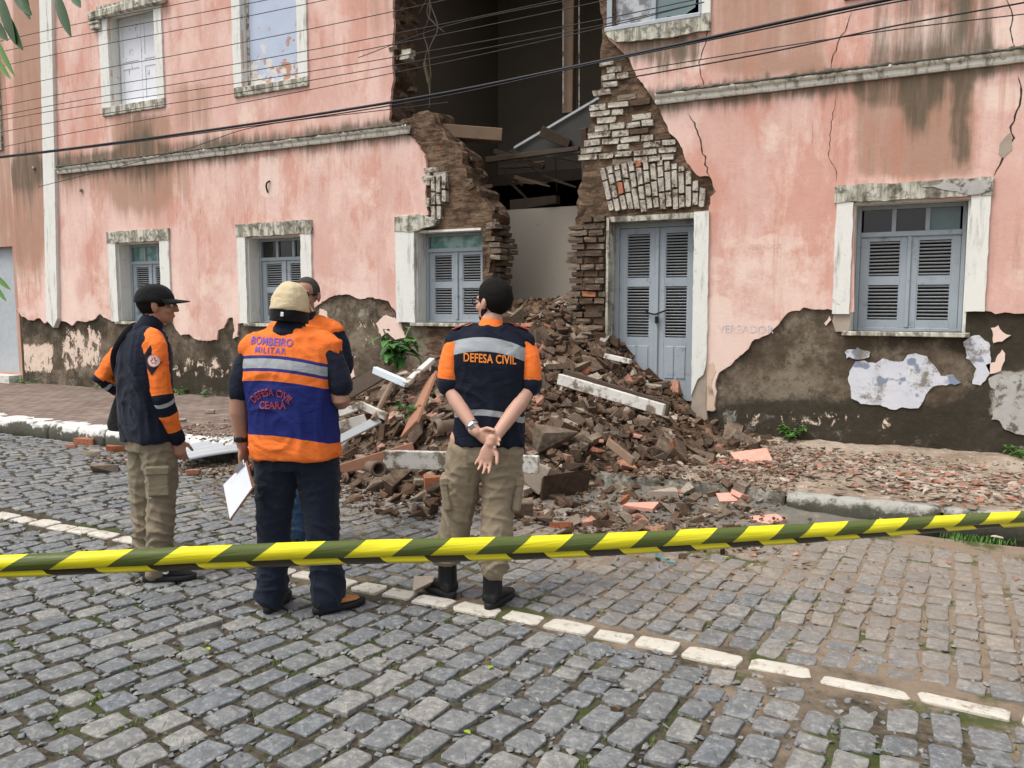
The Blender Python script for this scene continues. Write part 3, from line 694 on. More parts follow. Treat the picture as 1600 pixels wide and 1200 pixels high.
def patch(name, L, mat, th=.012, y=YW - .012, amp=.02, st=.03, parent=bld, seed=4):
    me = sheet(ragged(P2(L), amp, st, seed), [], .12, y, th + .02, 1); return obj(name, me, mat, parent)
def f0(me): stain(me, lambda px, py, c: np.stack([.1 + 0 * px, 0 * px, .75 + 0 * px], 1)); return me
for L in ([(500, 482), (511, 486), (514, 497), (505, 507), (497, 500)], [(588, 505), (600, 494), (616, 496), (627, 506), (634, 526), (618, 531), (606, 520), (597, 526)], [(538, 556), (550, 552), (555, 588), (547, 594)],
          [(1548, 512), (1560, 508), (1572, 522), (1580, 524), (1566, 534), (1552, 536)], [(1540, 570), (1556, 566), (1566, 546), (1570, 552), (1564, 580), (1548, 584)], [(1288, 505), (1296, 494), (1299, 500), (1291, 509)]):
    f0(patch('plaster_remnant', L, M['pink']).data)
t = NT('whitewash_remnant'); q = t.xyz()
c = t.mix(t.noise(5, 5), (.50, .52, .58), (.68, .68, .70)); c = t.mix(t.noise(1, 3, .5, t.coords('Object', (4.5, 1, 5)), .56, .62), c, (.22, .26, .34)); c = t.mix(t.noise(4, 7, .8, None, .50, .64), c, (.22, .20, .17)); t.bump(t.noise(16, 6), .5, .01)
M['wpatch'] = t.done(c, .9, .15)
patch('whitewash_remnant', [(1325, 590), (1333, 572), (1345, 565), (1362, 566), (1385, 562), (1405, 565), (1430, 552), (1448, 557), (1462, 575), (1470, 588), (1490, 585), (1502, 598), (1492, 602), (1465, 602), (1450, 612), (1442, 628), (1435, 638), (1410, 636), (1395, 640), (1375, 632), (1352, 630), (1330, 622)], M['wpatch'], amp=.03)
patch('whitewash_remnant', [(1512, 530), (1530, 524), (1545, 535), (1548, 560), (1545, 585), (1532, 602), (1520, 600), (1526, 575), (1508, 560)], M['wpatch'], amp=.03)
patch('whitewash_remnant', [(1320, 550), (1340, 542), (1360, 550), (1358, 558), (1322, 560)], M['wpatch'], amp=.03)
M['gpatch'] = simple('mouldy_lime_patch', (.40, .39, .36), .92, .3, 10, bump=.5, dirt=(.12, .11, .09), dlo=.52, dhi=.62, dscale=9)
patch('whitewash_remnant', [(1545, 592), (1560, 585), (1610, 590), (1680, 600), (1680, 690), (1600, 680), (1570, 672), (1548, 655), (1560, 630), (1556, 608)], M['gpatch'], amp=.04)
patch('mortar_patch', [(1305, 485), (1325, 483), (1330, 500), (1326, 518), (1306, 518), (1301, 502)], M['paleslab'], y=YW - .03, amp=.006)
patch('plaster_remnant', [(1104, 572), (1116, 566), (1120, 580), (1113, 600), (1119, 640), (1104, 642)], simple('cream_coat', (.62, .46, .34), .9, .12, 8, dirt=(.2, .16, .12)), y=YW - .034, amp=.01)

# pilaster, cornice
pa = [Vector(W(*q)) for q in ((69, -10), (88, -10), (97, 497), (91, 512), (80, 500))]; dz = (pa[0] - pa[4]); pa[0] = pa[4] + dz * ((7.2 - pa[4].y) / dz.y); d2 = pa[1] - pa[2]; pa[1] = pa[2] + d2 * ((7.2 - pa[2].y) / d2.y)
me = sheet(ragged([pa[0], pa[1], pa[2], pa[3], pa[4]], .006, .1, 8), [], .3, YW - .09, .1, 1); obj('pilaster', me, M['sur'], bld)
def cornice(x0, x1, nm):
    prof = [(0, 0), (-.035, .0), (-.045, .02), (-.045, .055), (-.075, .07), (-.085, .085), (-.085, .105)]
    bm = bmesh.new(); n = int((x1 - x0) / .06); rings = []
    for i in range(n + 1):
        x = x0 + (x1 - x0) * i / n; j = 1 + .12 * fbm(x * 4, 1, 1)
        rings.append([Vector((x + R.uniform(-.01, .01), YW - .028 + a * j, 3.765 + b + .006 * fbm(x * 5, b * 9, 3))) for a, b in prof] + [Vector((x, YW, 3.765 + .105))])
    ring_loft(bm, rings); bmesh.ops.recalc_face_normals(bm, faces=bm.faces); obj('cornice', bm, M['corn'], bld, False)
    bm = bmesh.new(); rings = []
    for i in range(n * 2 + 1):     # crust of mould and dirt lying on the ledge
        x = x0 + .02 + (x1 - x0 - .04) * i / (n * 2); h = .022 + .045 * abs(fbm(x * 9, 3, 1)) * (1.2 + fbm(x * 1.5, 0, 0))
        rings.append([Vector((x, YW - .028 + a, 3.868 + b * h)) for a, b in ((.02, 0), (-.092 - .012 * N(x * 20, 0, 0), -.25 + .3 * N(x * 13, 4, 0)), (-.088, .5), (-.05, .9), (.02, 1.2))])
    ring_loft(bm, rings); bmesh.ops.recalc_face_normals(bm, faces=bm.faces); obj('mould_crust', bm, M['corn_t'], bld, True)
cornice(-13.32, W(642, 210)[0], 'cornice'); cornice(W(1027, 160)[0], 4.6, 'cornice')

# joinery
slat_me = None
bm = bmesh.new(); box(bm, (0, 0, 0), (1, .017, .0045), rot(math.radians(-38))); slat_me = bpy.data.meshes.new('slat'); bm.to_mesh(slat_me); bm.free(); slat_me.materials.append(M['slat'])
def leaf(par, x0, x1, z0, z1, y, panels, th=.035, name='shutter', st=.075, grooves=False):
    """stiles and rails with louvred openings; panels = list of (za, zb)"""
    bm = bmesh.new(); bx(bm, x0, x0 + st, y, y + th, z0, z1, .004); bx(bm, x1 - st, x1, y, y + th, z0, z1, .004)
    zs = [z0] + [q for p in panels for q in p] + [z1]
    for a, b in zip(zs[0::2], zs[1::2]): bx(bm, x0 + st, x1 - st, y + .002, y + th - .002, a, b)
    for za, zb in panels:
        bx(bm, x0 + st, x0 + st + .010, y + .006, y + th, za, zb); bx(bm, x1 - st - .01, x1 - st, y + .006, y + th, za, zb)
    if grooves:
        zb = panels[0][0] - .10; xm = (x0 + x1) / 2
        for xa, xb in ((x0 + st + .01, xm - .012), (xm + .012, x1 - st - .01)): bx(bm, xa, xb, y - .008, y + .004, z0 + .25, zb, .006)
    lf = obj(name, bm, M['blue'], par)
    return lf
def slats(par, x0, x1, panels, y, st=.075, pitch=.033):
    for za, zb in panels:
        n = int((zb - za) / pitch); p = (zb - za) / n
        for i in range(n): inst('slat', slat_me, par, Matrix.Translation(((x0 + x1) / 2, y + .018, za + p * (i + .5))) @ Matrix.Rotation(R.uniform(-.006, .006), 4, 'Y') @ Matrix.Diagonal((x1 - x0 - 2 * st - .004, 1, 1, 1)))
def shutter_window(o, panes, zt, sur=True, sur_d=True, drop=0):
    x0, x1, z0, z1 = o; y = YW + .20
    w_ = empty('window'); w_.parent = bld
    bm = bmesh.new(); fw = .038
    bx(bm, x0 + .02, x0 + .02 + fw, y - .01, y + .08, z0, z1 - .02, .004); bx(bm, x1 - .02 - fw, x1 - .02, y - .01, y + .08, z0, z1 - .02, .004)
    bx(bm, x0 + .02 + fw, x1 - .02 - fw, y - .008, y + .078, z1 - .02 - fw, z1 - .02, .004); bx(bm, x0 + .02 + fw, x1 - .02 - fw, y - .014, y + .08, zt, zt + .05, .005)
    bx(bm, x0 + .02 + fw, x1 - .02 - fw, y - .005, y + .08, z0 - .01, z0 + .03, .003)
    xa, xb = x0 + .02 + fw, x1 - .02 - fw; n = len(panes); wp = (xb - xa) / n
    for i in range(1, n): bx(bm, xa + wp * i - .02, xa + wp * i + .02, y, y + .06, zt + .05, z1 - .02 - fw, .003)
    obj('frame', bm, M['blue'], w_)
    for i, p in enumerate(panes):
        if p is None: continue
        bm = bmesh.new(); bx(bm, xa + wp * i + .02, xa + wp * (i + 1) - .02, y + .03, y + .036, zt + .05, z1 - .02 - fw); obj('pane', bm, M[p], w_)
    xm = (xa + xb) / 2; hgt = zt - z0; pn = [(z0 + hgt * .12, z0 + hgt * .49), (z0 + hgt * .585, z0 + hgt * .955)]
    for a, b in ((xa + .002, xm - .003), (xm + .003, xb - .002)):
        leaf(w_, a, b, z0 + .03, zt, y + .008, pn); slats(w_, a, b, pn, y + .008)
    bm = bmesh.new(); bx(bm, xm - .018, xm + .018, y - .012, y + .008, z0 + .035, zt - .002, .005); obj('astragal', bm, M['blue'], w_)
    bm = bmesh.new(); bx(bm, xa, xb, y + .085, y + .105, z0 + .03, zt + .02); obj('dark_backing', bm, M['black'], w_)  # unseen panel added behind the louvres so their gaps stay dark
    # lining of the reveal, sill
    bm = bmesh.new(); bx(bm, x0 - .01, x0 + .018, YW + .0, y + .1, z0, z1); bx(bm, x1 - .018, x1 + .01, YW + .0, y + .1, z0, z1) if drop == 0 else None
    bx(bm, x0 + .018, x1 - .018, YW, y + .1, z1 - .018, z1 + .01); obj('reveal', bm, M['sur'], w_)
    bm = bmesh.new(); bx(bm, x0 - .06, x1 + .05, YW - .085, y + .1, z0 - .045, z0 - .002, .006); obj('sill', bm, M['sur_d'], w_)
    bm = bmesh.new(); sl = ragged(rect(x0 - .02, x1 + .02, z0 - .12, z1), 0, 1)
    return w_
def surround(par, x0, x1, z0, z1, ox0, ox1, oz1, top=True, left=True, right=True, zl=None, zr=None, amp=.008):
    if left: obj('surround', sheet(ragged([(ox0, zl or z0), (x0 + .001, zl or z0), (x0 + .001, z1), (x0 + .001, oz1 if not top else z1 + .002), (ox0, oz1 - .14 if top else oz1)], amp, .06, 5), [], .3, YW - .058, .075, 1), M['sur'], par)
    if right: obj('surround', sheet(ragged([(x1 - .001, zr or z0), (ox1, zr or z0), (ox1, oz1 - .14 if top else oz1), (x1 - .001, z1)], amp, .06, 6), [], .3, YW - .058, .075, 1), M['sur'], par)
    if top: obj('lintel', sheet(ragged([(ox0 - .015, z1 + .003), (ox1 + .015, z1 + .003), (ox1 + .015, oz1), (ox0 - .015, oz1)], amp * 1.8, .05, 7), [], .3, YW - .066, .085, 1), M['sur_d'], par)
w1 = shutter_window(Wn['W1'], ['grefl', 'grefl', 'gdark'], 2.24); surround(w1, *Wn['W1'][:2], *Wn['W1'][2:], -12.15, -10.72, 2.76)
w2 = shutter_window(Wn['W2'], ['gdark', 'gdark', 'gdark'], 2.23); surround(w2, *Wn['W2'][:2], *Wn['W2'][2:], -9.27, -7.87, 2.76)
w3 = shutter_window(Wn['W3'], ['grefl'], 2.27, drop=1); surround(w3, *Wn['W3'][:2], *Wn['W3'][2:], -6.44, -5.1, 2.74, top=False, right=False)
obj('lintel', sheet(ragged(P2([(621, 340), (660, 335), (688, 345), (684, 352), (665, 357), (655, 362), (651, 362), (621, 362)]), .012, .04, 3), [], .2, YW - .066, .085, 1), M['sur_d'], w3)
w4 = shutter_window(Wn['W4'], ['gdark', 'gdark', 'gpale'], 2.27); surround(w4, *Wn['W4'][:2], *Wn['W4'][2:], -1.06, .28, 2.77, zl=1.50, zr=1.53)
# peeling lintel over the right window: bare patch
patch('mortar_patch', [(1440, 293), (1478, 287), (1520, 283), (1549, 285), (1547, 300), (1520, 306), (1500, 303), (1470, 297)], M['gpatch'], y=YW - .074, amp=.02, parent=w4)
# upper windows
def upper(o, kind, so, lean=0):
    x0, x1, z0, z1 = o; w_ = empty('window'); w_.parent = bld; y = YW + (.13 if kind != 'blue' else .06)
    bm = bmesh.new(); bx(bm, x0 - .01, x0 + .018, YW, YW + .45, z0, z1); bx(bm, x1 - .018, x1 + .01, YW, YW + .45, z0, z1); bx(bm, x0 + .018, x1 - .018, YW, YW + .45, z1 - .018, z1 + .01); bx(bm, x0 + .018, x1 - .018, YW - .02, YW + .45, z0 - .02, z0 + .012); obj('reveal', bm, M['sur'], w_)
    surround(w_, x0, x1, z0 - .001, z1, so[0], so[1], z1 + .15, zl=so[2] + .13, zr=so[2] + .13)
    bm = bmesh.new(); bx(bm, so[0] - (.0), so[1] + .0, YW - .062, YW, so[2], z0 - .003, .008); obj('sill_band', bm, M['sur_d'], w_)
    if kind == 'blue':
        bm = bmesh.new(); bx(bm, x0 + .02, x1 - .02, y, y + .03, z0 + .012, z1 - .02); obj('closed_panel', bm, M['oldblue'], w_)
        for q in (x0 + .02, x1 - .06): bm = bmesh.new(); bx(bm, q, q + .04, y - .012, y - .001, z0 + .02, z1 - .03); obj('stile', bm, M['board_w'], w_)
    else:
        mt = M['oldwhite'] if kind == 'white' else M['slat']
        xm = (x0 + x1) / 2
        for a, b in ((x0 + .03, xm - .004), (xm + .004, x1 - .03)):
            bm = bmesh.new(); bx(bm, a, b, y + .01, y + .03, z0 + .015, z1 - .03); st = .07
            bx(bm, a, a + st, y, y + .009, z0 + .015, z1 - .03); bx(bm, b - st, b, y, y + .009, z0 + .015, z1 - .03)
            for q in (.02, .42, .5, .93): zz = z0 + (z1 - z0) * q; bx(bm, a + st, b - st, y + .001, y + .009, zz, zz + .07)
            obj('shutter', bm, mt, w_)
    return w_
u1 = upper(Un['U1'], 'white', (-12.13, -10.69, 4.58)); u2 = upper(Un['U2'], 'blue', (-9.24, -7.86, 4.55)); u4 = upper(Un['U4'], 'grey', (-1.06, .28, 4.55))
bm = bmesh.new(); bx(bm, -12.3, -12.05, YW - .12, YW - .05, 6.0, 6.06, .015); bx(bm, -12.27, -12.05, YW - .11, YW - .05, 5.92, 6.0, .02); bx(bm, -12.3, -10.55, YW - .13, YW - .05, 6.07, 6.2, .02); obj('hood_mould', bm, M['sur_d'], u1)
# broken upper window beside the hole
w_ = empty('window'); w_.parent = bld; x0, x1, z0, z1 = Un['U3']
bm = bmesh.new(); bx(bm, x0 - .09, x1 - .0, YW - .075, YW + .25, z0 - .05, z0 - .0, .008); obj('frame', bm, M['slat'], w_)
obj('sill_band', sheet(ragged(P2([(950, 56), (965, 68), (1040, 62), (1112, 50), (1112, 22), (950, 52)]), .012, .05), [], .2, YW - .07, .2, 1), M['sur_d'], w_)
bm = bmesh.new(); bx(bm, W(1099, 0)[0], W(1113, 0)[0], YW - .06, YW + .1, 4.55, 6.4, .006); obj('surround', bm, M['sur'], w_)
bm = bmesh.new(); bx(bm, x0 - .09, x0 - .03, YW, YW + .08, z0 + .002, z1); bx(bm, x1 - .05, x1 - .004, YW + .03, YW + .1, z0 + .002, z1); bx(bm, x0 + .42, x0 + .47, YW + .02, YW + .09, z0 + .002, z1); obj('casement', bm, M['blue'], w_)
t = NT('dusty_glass'); c = t.mix(t.noise(7, 6, .7, None, .4, .6), (.14, .14, .15), (.42, .43, .44)); M['dglass'] = t.done(c, .4, .4)
bm = bmesh.new(); bx(bm, x0 - .03, x0 + .42, YW + .05, YW + .056, z0, z1); obj('pane', bm, M['dglass'], w_)
me = sheet([(x0 + .47, z0), (x0 + .60, z0 + .05), (x0 + .75, z0 + .02), (x0 + .90, z0 + .10), (x1 - .05, z0 + .5), (x1 - .05, z1), (x0 + .47, z1)], [], .3, YW + .05, .006); obj('broken_pane', me, M['gpale'], w_)
# sunken sill hint of the fourth upper window is covered by u4; door
d_ = empty('door'); d_.parent = bld; x0, x1, z0, z1 = door; y = YW + .20
bm = bmesh.new(); bx(bm, x0 - .01, x0 + .02, YW - .02, y + .1, .1, z1); bx(bm, x0 + .02, x1 + .05, YW + .0, y + .1, z1 - .05, z1 + .01); bx(bm, x1 - .0, x1 + .012, YW, y + .1, .1, z1); obj('reveal', bm, M['sur_d'], d_)
bm = bmesh.new(); bx(bm, x0 + .02, x0 + .07, y - .01, y + .08, .45, z1 - .05, .004); bx(bm, x1 - .05, x1 - .0, y - .01, y + .08, .45, z1 - .05, .004); bx(bm, x0 + .07, x1 - .05, y - .008, y + .08, z1 - .11, z1 - .05, .004); obj('frame', bm, M['blue'], d_)
xa, xb = x0 + .072, x1 - .052; xm = (xa + xb) / 2 + .01; pn = [(1.22, 1.80), (1.90, 2.40)]
for a, b in ((xa, xm - .003), (xm + .003, xb)):
    leaf(d_, a, b, .50, z1 - .115, y + .01, pn, name='leaf', st=.085, grooves=True); slats(d_, a, b, pn, y + .01, .085)
bm = bmesh.new(); bx(bm, xm - .02, xm + .02, y - .012, y + .01, .5, z1 - .115, .005); obj('astragal', bm, M['blue'], d_)
bm = bmesh.new(); bx(bm, xa, xb, y + .085, y + .105, .5, z1 - .115); obj('dark_backing', bm, M['black'], d_)  # backing added out of sight to keep the door louvre gaps black
bm = bmesh.new(); tube(bm, spline([(xm - .13, y + .0, 1.52), (xm - .06, y - .03, 1.49), (xm, y - .03, 1.485), (xm + .07, y - .03, 1.51), (xm + .12, y, 1.53)], 4), .009, 6); bx(bm, xm - .005, xm + .03, y - .045, y - .02, 1.38, 1.46, .004); obj('chain_and_padlock', bm, M['black'], d_)
bm = bmesh.new(); bx(bm, x0, x1, YW - .05, y + .12, .1, .46); obj('step', bm, M['mud'], d_)
me = sheet(ragged([Vector(W(1087, 332)), Vector(W(1110, 330)), Vector(W(1106, 560)), Vector(W(1101, 585)), Vector(W(1092, 592)), Vector(W(1082, 618)), Vector(W(1085, 450))], .006, .06, 4), [], .3, YW - .062, .08); obj('surround', me, M['sur'], d_)
me = sheet(ragged(P2([(1082, 600), (1104, 575), (1106, 665), (1082, 668)]), .01, .06, 4), [], .3, YW - .045, .06); obj('jamb_base', me, M['paleslab'], d_)
# the shell of the building: keeps the inside dark
def plainbox(name, a, mat, par=bld, bev=0):
    bm = bmesh.new(); bx(bm, *a, bev); return obj(name, bm, mat, par)
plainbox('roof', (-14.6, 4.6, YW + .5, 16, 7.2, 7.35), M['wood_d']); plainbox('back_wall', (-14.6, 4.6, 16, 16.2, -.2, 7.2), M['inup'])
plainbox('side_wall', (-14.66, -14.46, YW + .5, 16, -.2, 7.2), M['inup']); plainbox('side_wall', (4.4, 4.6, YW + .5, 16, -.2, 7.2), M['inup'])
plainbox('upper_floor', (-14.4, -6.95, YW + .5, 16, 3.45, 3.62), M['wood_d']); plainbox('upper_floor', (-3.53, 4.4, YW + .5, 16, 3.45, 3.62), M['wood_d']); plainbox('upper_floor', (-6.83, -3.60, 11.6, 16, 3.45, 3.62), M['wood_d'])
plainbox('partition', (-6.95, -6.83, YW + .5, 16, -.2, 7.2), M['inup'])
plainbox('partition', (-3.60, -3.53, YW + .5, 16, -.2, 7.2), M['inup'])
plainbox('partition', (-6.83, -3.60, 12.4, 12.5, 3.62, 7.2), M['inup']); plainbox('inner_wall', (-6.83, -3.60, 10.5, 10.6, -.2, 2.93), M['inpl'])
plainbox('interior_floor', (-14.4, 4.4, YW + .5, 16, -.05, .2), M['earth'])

# individual bricks ------------------------------------------------
def brick_lib(n, rnd):
    out = []
    for i in range(n):
        bm = bmesh.new(); box(bm, (0, 0, 0), (1, 1, 1)); bmesh.ops.subdivide_edges(bm, edges=bm.edges, cuts=1)
        for v in bm.verts:
            k = .10 if sum(abs(q) > .4 for q in v.co) > 1 else .05
            v.co = Vector([q * (1 - k * rnd.random() * 1.3) for q in v.co]) + Vector([rnd.uniform(-.03, .03) for _ in range(3)])
        me = bpy.data.meshes.new('brick'); bm.to_mesh(me); bm.free(); out.append(me)
    return out
LIB = {k: brick_lib(7, R) for k in ('w', 'm', 'o')}
for k, m in (('w', 'wbrick'), ('m', 'rub'), ('o', 'obrick')):
    for me in LIB[k]: me.materials.append(M[m])
def brick(c, s, kind='w', ang=0, par=bld, rx=0, rz=0):
    inst('brick', R.choice(LIB[kind]), par, Matrix.Translation(c) @ Matrix.Rotation(rz, 4, 'Z') @ Matrix.Rotation(ang, 4, 'Y') @ Matrix.Rotation(rx, 4, 'X') @ Matrix.Diagonal((*s, 1)))
reg = P2([(916, 262), (912, 232), (928, 170), (945, 135), (950, 88), (972, 84), (984, 100), (998, 130), (1020, 162), (1032, 184), (1044, 206), (1062, 232), (1072, 252), (1010, 250), (960, 262)])
z = 3.12
while z < 4.35:
    x = -3.95 + R.uniform(0, .15)
    while x < -2.3:
        L = R.uniform(.14, .29)
        if inside([(x + L / 2, z)], reg)[0] and inside([(x + L * .85, z)], reg)[0] and R.random() < (.86 if z < 3.75 else .6) and not (abs(x + L / 2 + 3.28) < .11 and 3.62 < z < 3.8):
            brick((x + L / 2, YW + .034 + R.uniform(-.012, .014), z + R.uniform(-.004, .004)), (L - .010, .1, .062 + R.uniform(-.006, .006)), 'w' if R.random() < .85 else 'm', R.uniform(-.04, .04), rz=R.uniform(-.03, .03))
        x += L
    z += .078
# fanned relieving arch over the door
n = 15
for i in range(n):
    u = i / (n - 1); b = Vector(W(958 + 138 * u, 336 - 6 * u)); t_ = Vector(W(941 + 158 * u, 262 - 14 * math.sin(u * 2.6) + 34 * u ** 5)); d = t_ - b; L = d.length; d /= L; ang = math.atan2(d.x, d.y); s0 = .01 + R.uniform(0, .05)
    while s0 < L - .05:
        l = min(R.uniform(.12, .25), L - s0); p = b + d * (s0 + l / 2)
        if i < 13 or s0 < .3 or R.random() < .4: brick((p.x, YW + .022 + R.uniform(-.008, .008), p.y), (.060, .1, l - .012), 'w' if R.random() < .96 else 'o', ang + R.uniform(-.012, .012))
        s0 += l
for i in range(4):
    x = W(671 + i * 8.5, 300)[0]; z = 2.66
    while z < 3.17:
        l = R.uniform(.12, .22)
        if R.random() < .93: brick((x, YW + .0 + R.uniform(-.01, .01), z + l / 2), (.06, .1, l - .015), 'w', R.uniform(-.05, .05))
        z += l
for q in ((675, 266), (690, 273), (672, 279)): p = W(*q); brick((p[0], YW, p[1]), (.2, .1, .055), 'w')
# mud brick courses of the broken jamb left of the door, and ragged bricks round the hole
z = .7
while z < 2.62:
    xl = -3.97 if z > 1.5 else -3.97 + (1.5 - z) * .35; x = xl + R.uniform(-.07, .03)
    while x < -3.56:
        L = min(R.uniform(.13, .26), -3.53 - x)
        if L > .06 and R.random() < .9: brick((x + L / 2, YW + .06 + R.uniform(-.05, .02), z), (L - .01, .16, .062), 'm' if R.random() < .97 else 'o', R.uniform(-.05, .05), rz=R.uniform(-.1, .1))
        x += L
    z += .078
for z in np.arange(1.5, 2.56, .075):
    for y in (YW + .07, YW + .22, YW + .38):
        if R.random() < .8: brick((-5.03 + R.uniform(-.03, .03) + .04 * math.sin(z * 9), y, z), (.15, .16, .058), 'm', R.uniform(-.12, .12), rz=R.uniform(-.15, .15))
edge = [W(*q) for q in hole_px[0:24]]
for i in range(len(edge) - 1):
    a, b = Vector(edge[i]), Vector(edge[i + 1]); L = (b - a).length
    if max(a.y, b.y) > 6: a.y = min(a.y, 5.9)
    for k in range(max(1, int((b - a).length / .13))):
        for y in (YW + .06, YW + .24, YW + .42):
            if R.random() < .36:
                p = a.lerp(b, R.random()); brick((p.x + R.uniform(-.07, .005), y + R.uniform(-.05, .05), p.y + R.uniform(-.04, .02)), (R.uniform(.10, .18), .12, R.uniform(.045, .065)), 'm' if R.random() < .94 else 'o', R.uniform(-.25, .25), rz=R.uniform(-.4, .4))
p = W(627, 88); brick((p[0] + .03, YW + .08, p[1]), (.16, .12, .07), 'w'); p = W(628, 80); brick((p[0] + .03, YW + .1, p[1]), (.15, .12, .07), 'w')
# cracks in the plaster
def crack(L, wd=.010, name='crack'):
    pts = ragged(P2(L), .03, .04, len(L), closed=False); v = []; f = []
    for i, p in enumerate(pts):
        w2 = wd * .7 * (.35 + .65 * abs(math.sin(i * 1.7)) ) * min(1, (i + .5) / 3, (len(pts) - i) / 3)
        v += [(p.x - w2, YW - .0325, p.y), (p.x + w2, YW - .0325, p.y)]
        if i: k = 2 * i; f.append((k - 2, k - 1, k + 1, k))
    me = bpy.data.meshes.new('crack'); me.from_pydata(v, [], f); obj(name, me, M['crack'], bld)
crack([(1109, 30), (1105, 66), (1094, 98), (1096, 120), (1101, 142)], .008); crack([(1077, 178), (1090, 205), (1098, 235), (1108, 262), (1110, 276)], .013)
crack([(1332, 20), (1322, 50), (1308, 80), (1292, 116)], .008); crack([(1306, 155), (1302, 185), (1296, 225), (1300, 255), (1307, 285)], .005)
crack([(1572, -10), (1582, 30), (1583, 70), (1592, 90)], .008); crack([(1590, 120), (1594, 150), (1584, 190), (1578, 225), (1565, 250), (1553, 275)], .013); crack([(1583, 72), (1574, 90)], .008)
patch('mortar_patch', [(1562, 225), (1578, 208), (1581, 235), (1568, 248), (1560, 242)], M['paleslab'], y=YW - .034, amp=.01)
# small fixings
for q in ((57, 263), (131, 298)):
    bm = bmesh.new(); p = W3(*q); ellipsoid(bm, (p.x, YW - .05, p.z), (.035, .03, .03), seg=10, rg=6); obj('cable_bracket', bm, M['board_w'], bld)
bm = bmesh.new(); tube(bm, spline([W3(421, 283, YW - .04), W3(417, 286, YW - .06), W3(416, 292, YW - .06), W3(418, 300, YW - .04)], 4), .012, 6); obj('iron_hook', bm, M['black'], bld)

# neighbouring house at the far left
nb = empty('building', (0, 0, 0), 0, 'brown stained neighbouring house at the left edge with a tall grey door', 'building')
nz = sheet(rect(-19, -14.69, -.3, 7.2), [rect(-15.75, -14.78, .35, 2.62), rect(-16.2, -15.0, 4.45, 6.1)], .2, YW - .02, .4, 1)
stain(nz, lambda px, py, c: np.stack([.45 + .25 * N(1, 1, 1) + 0 * px + .3 * sm(py, 300, 380) * 0, .85 + 0 * px, .15 + 0 * px], 1)); obj('wall', nz, M['pink'], nb)
plainbox('door', (-15.75, -14.78, YW + .1, YW + .15, .35, 2.62), M['slat'], nb); plainbox('window', (-16.2, -15.0, YW + .1, YW + .15, 4.45, 6.1), M['oldwhite'], nb)
bm = bmesh.new(); bx(bm, -15.0, -14.86, YW - .06, YW - .021, 4.3, 6.2); bx(bm, -16.3, -15.0, YW - .06, YW - .021, 4.3, 4.44); obj('surround', bm, M['sur_d'], nb); plainbox('door_step', (-15.8, -14.72, YW - .25, YW - .021, .15, .33), M['kerb'], nb)
plainbox('roof', (-19, -14.69, YW, 14, 7.21, 7.3), M['wood_d'], nb)

# ================================================================== INSIDE THE BREACH
post = obj('timber_post', (lambda b: (bar(b, W3(889, 178, 10.4), W3(893, -120, 10.4), .15, .12, Vector((0, 1, 0)), .008), b)[1])(bmesh.new()), M['wood_b'], bld)
bm = bmesh.new(); bar(bm, W3(905, 182, 10.35), W3(905, -120, 10.35), .012, .012); bar(bm, W3(880, 170, 10.3), W3(880, -120, 10.3), .012, .012); obj('lath', bm, M['board_w'], bld)
me = sheet([Vector(W(*q, 10.1)) for q in ((800, 234), (835, 213), (942, 148), (948, 205), (925, 236), (860, 246))], [], .3, 10.1, .03); tag(obj('fallen_sheet', me, simple('grey_sheet', (.05, .047, .042), .6, .3, 4)), 'dark sheet hanging aslant in the breach below the post', 'sheet')
bm = bmesh.new(); bar(bm, W3(803, 231, 10.07), W3(942, 149, 10.07), .03, .012, Vector((0, 1, 0))); tag(obj('metal_strip', bm, M['metal_w']), 'thin pale metal strip along the edge of the slanting sheet', 'strip')
plainbox_ = lambda nm, a, b, wd, th, m, lab, cat, up=Vector((0, 1, 0)), wd2=None, grp=None, bev=.006: tag(obj(nm, (lambda q: (bar(q, a, b, wd, th, up, bev, wd2), q)[1])(bmesh.new()), m), lab, cat, grp)
plainbox_('stone_lintel', W3(690, 206, 9.3), W3(784, 213, 9.7), .16, .3, M['wood_b'], 'pale brown beam stub resting on top of the broken pier', 'beam')
for i, (a, b, wd, y, lab) in enumerate([((760, 250), (905, 232), .08, 10.0, 'upper charred plank lying across the breach floor'), ((772, 236), (850, 262), .07, 10.3, 'short dark plank crossing under the slanting sheet'), ((782, 262), (850, 258), .05, 10.6, 'thin grey lath under the upper charred plank'),
                                     ((845, 205), (890, 225), .15, 9.9, 'thick dark log stub leaning on the slanting sheet'), ((800, 322), (872, 312), .16, 10.6, 'blackened log lying on top of the inner wall'), ((912, 200), (918, 330), .09, 9.35, 'dark splintered post standing against the right broken edge'), ((906, 330), (903, 470), .055, 9.2, 'thin dark upright batten beside the inner wall'),
                                     ((867, 236), (870, 300), .02, 10.6, 'thin rod hanging in the dark void'), ((868, 475), (905, 450), .07, 9.6, 'dark broken stick poking from the heap top')]):
    plainbox_('broken_beam', W3(*a, y), W3(*b, y + (.15 if i % 2 else -.1)), wd, wd * .7, M['wood_d'], lab, 'beam', wd2=wd * R.uniform(.6, .95))
for i in range(11):
    xa = R.uniform(770, 860); xb = xa + R.uniform(30, 70); ya = R.uniform(232, 300); yd = R.uniform(9.9, 11.2)
    plainbox_('splintered_lath', W3(xa, ya, yd), W3(xb, ya + R.uniform(-26, 30), yd + R.uniform(-.2, .3)), R.uniform(.02, .06), .02, M['wood_d'] if i % 3 else M['wood_b'], 'dark splintered lath dangling from the torn floor inside the breach', 'lath', wd2=.02, grp='splintered laths of the torn floor', bev=.003)
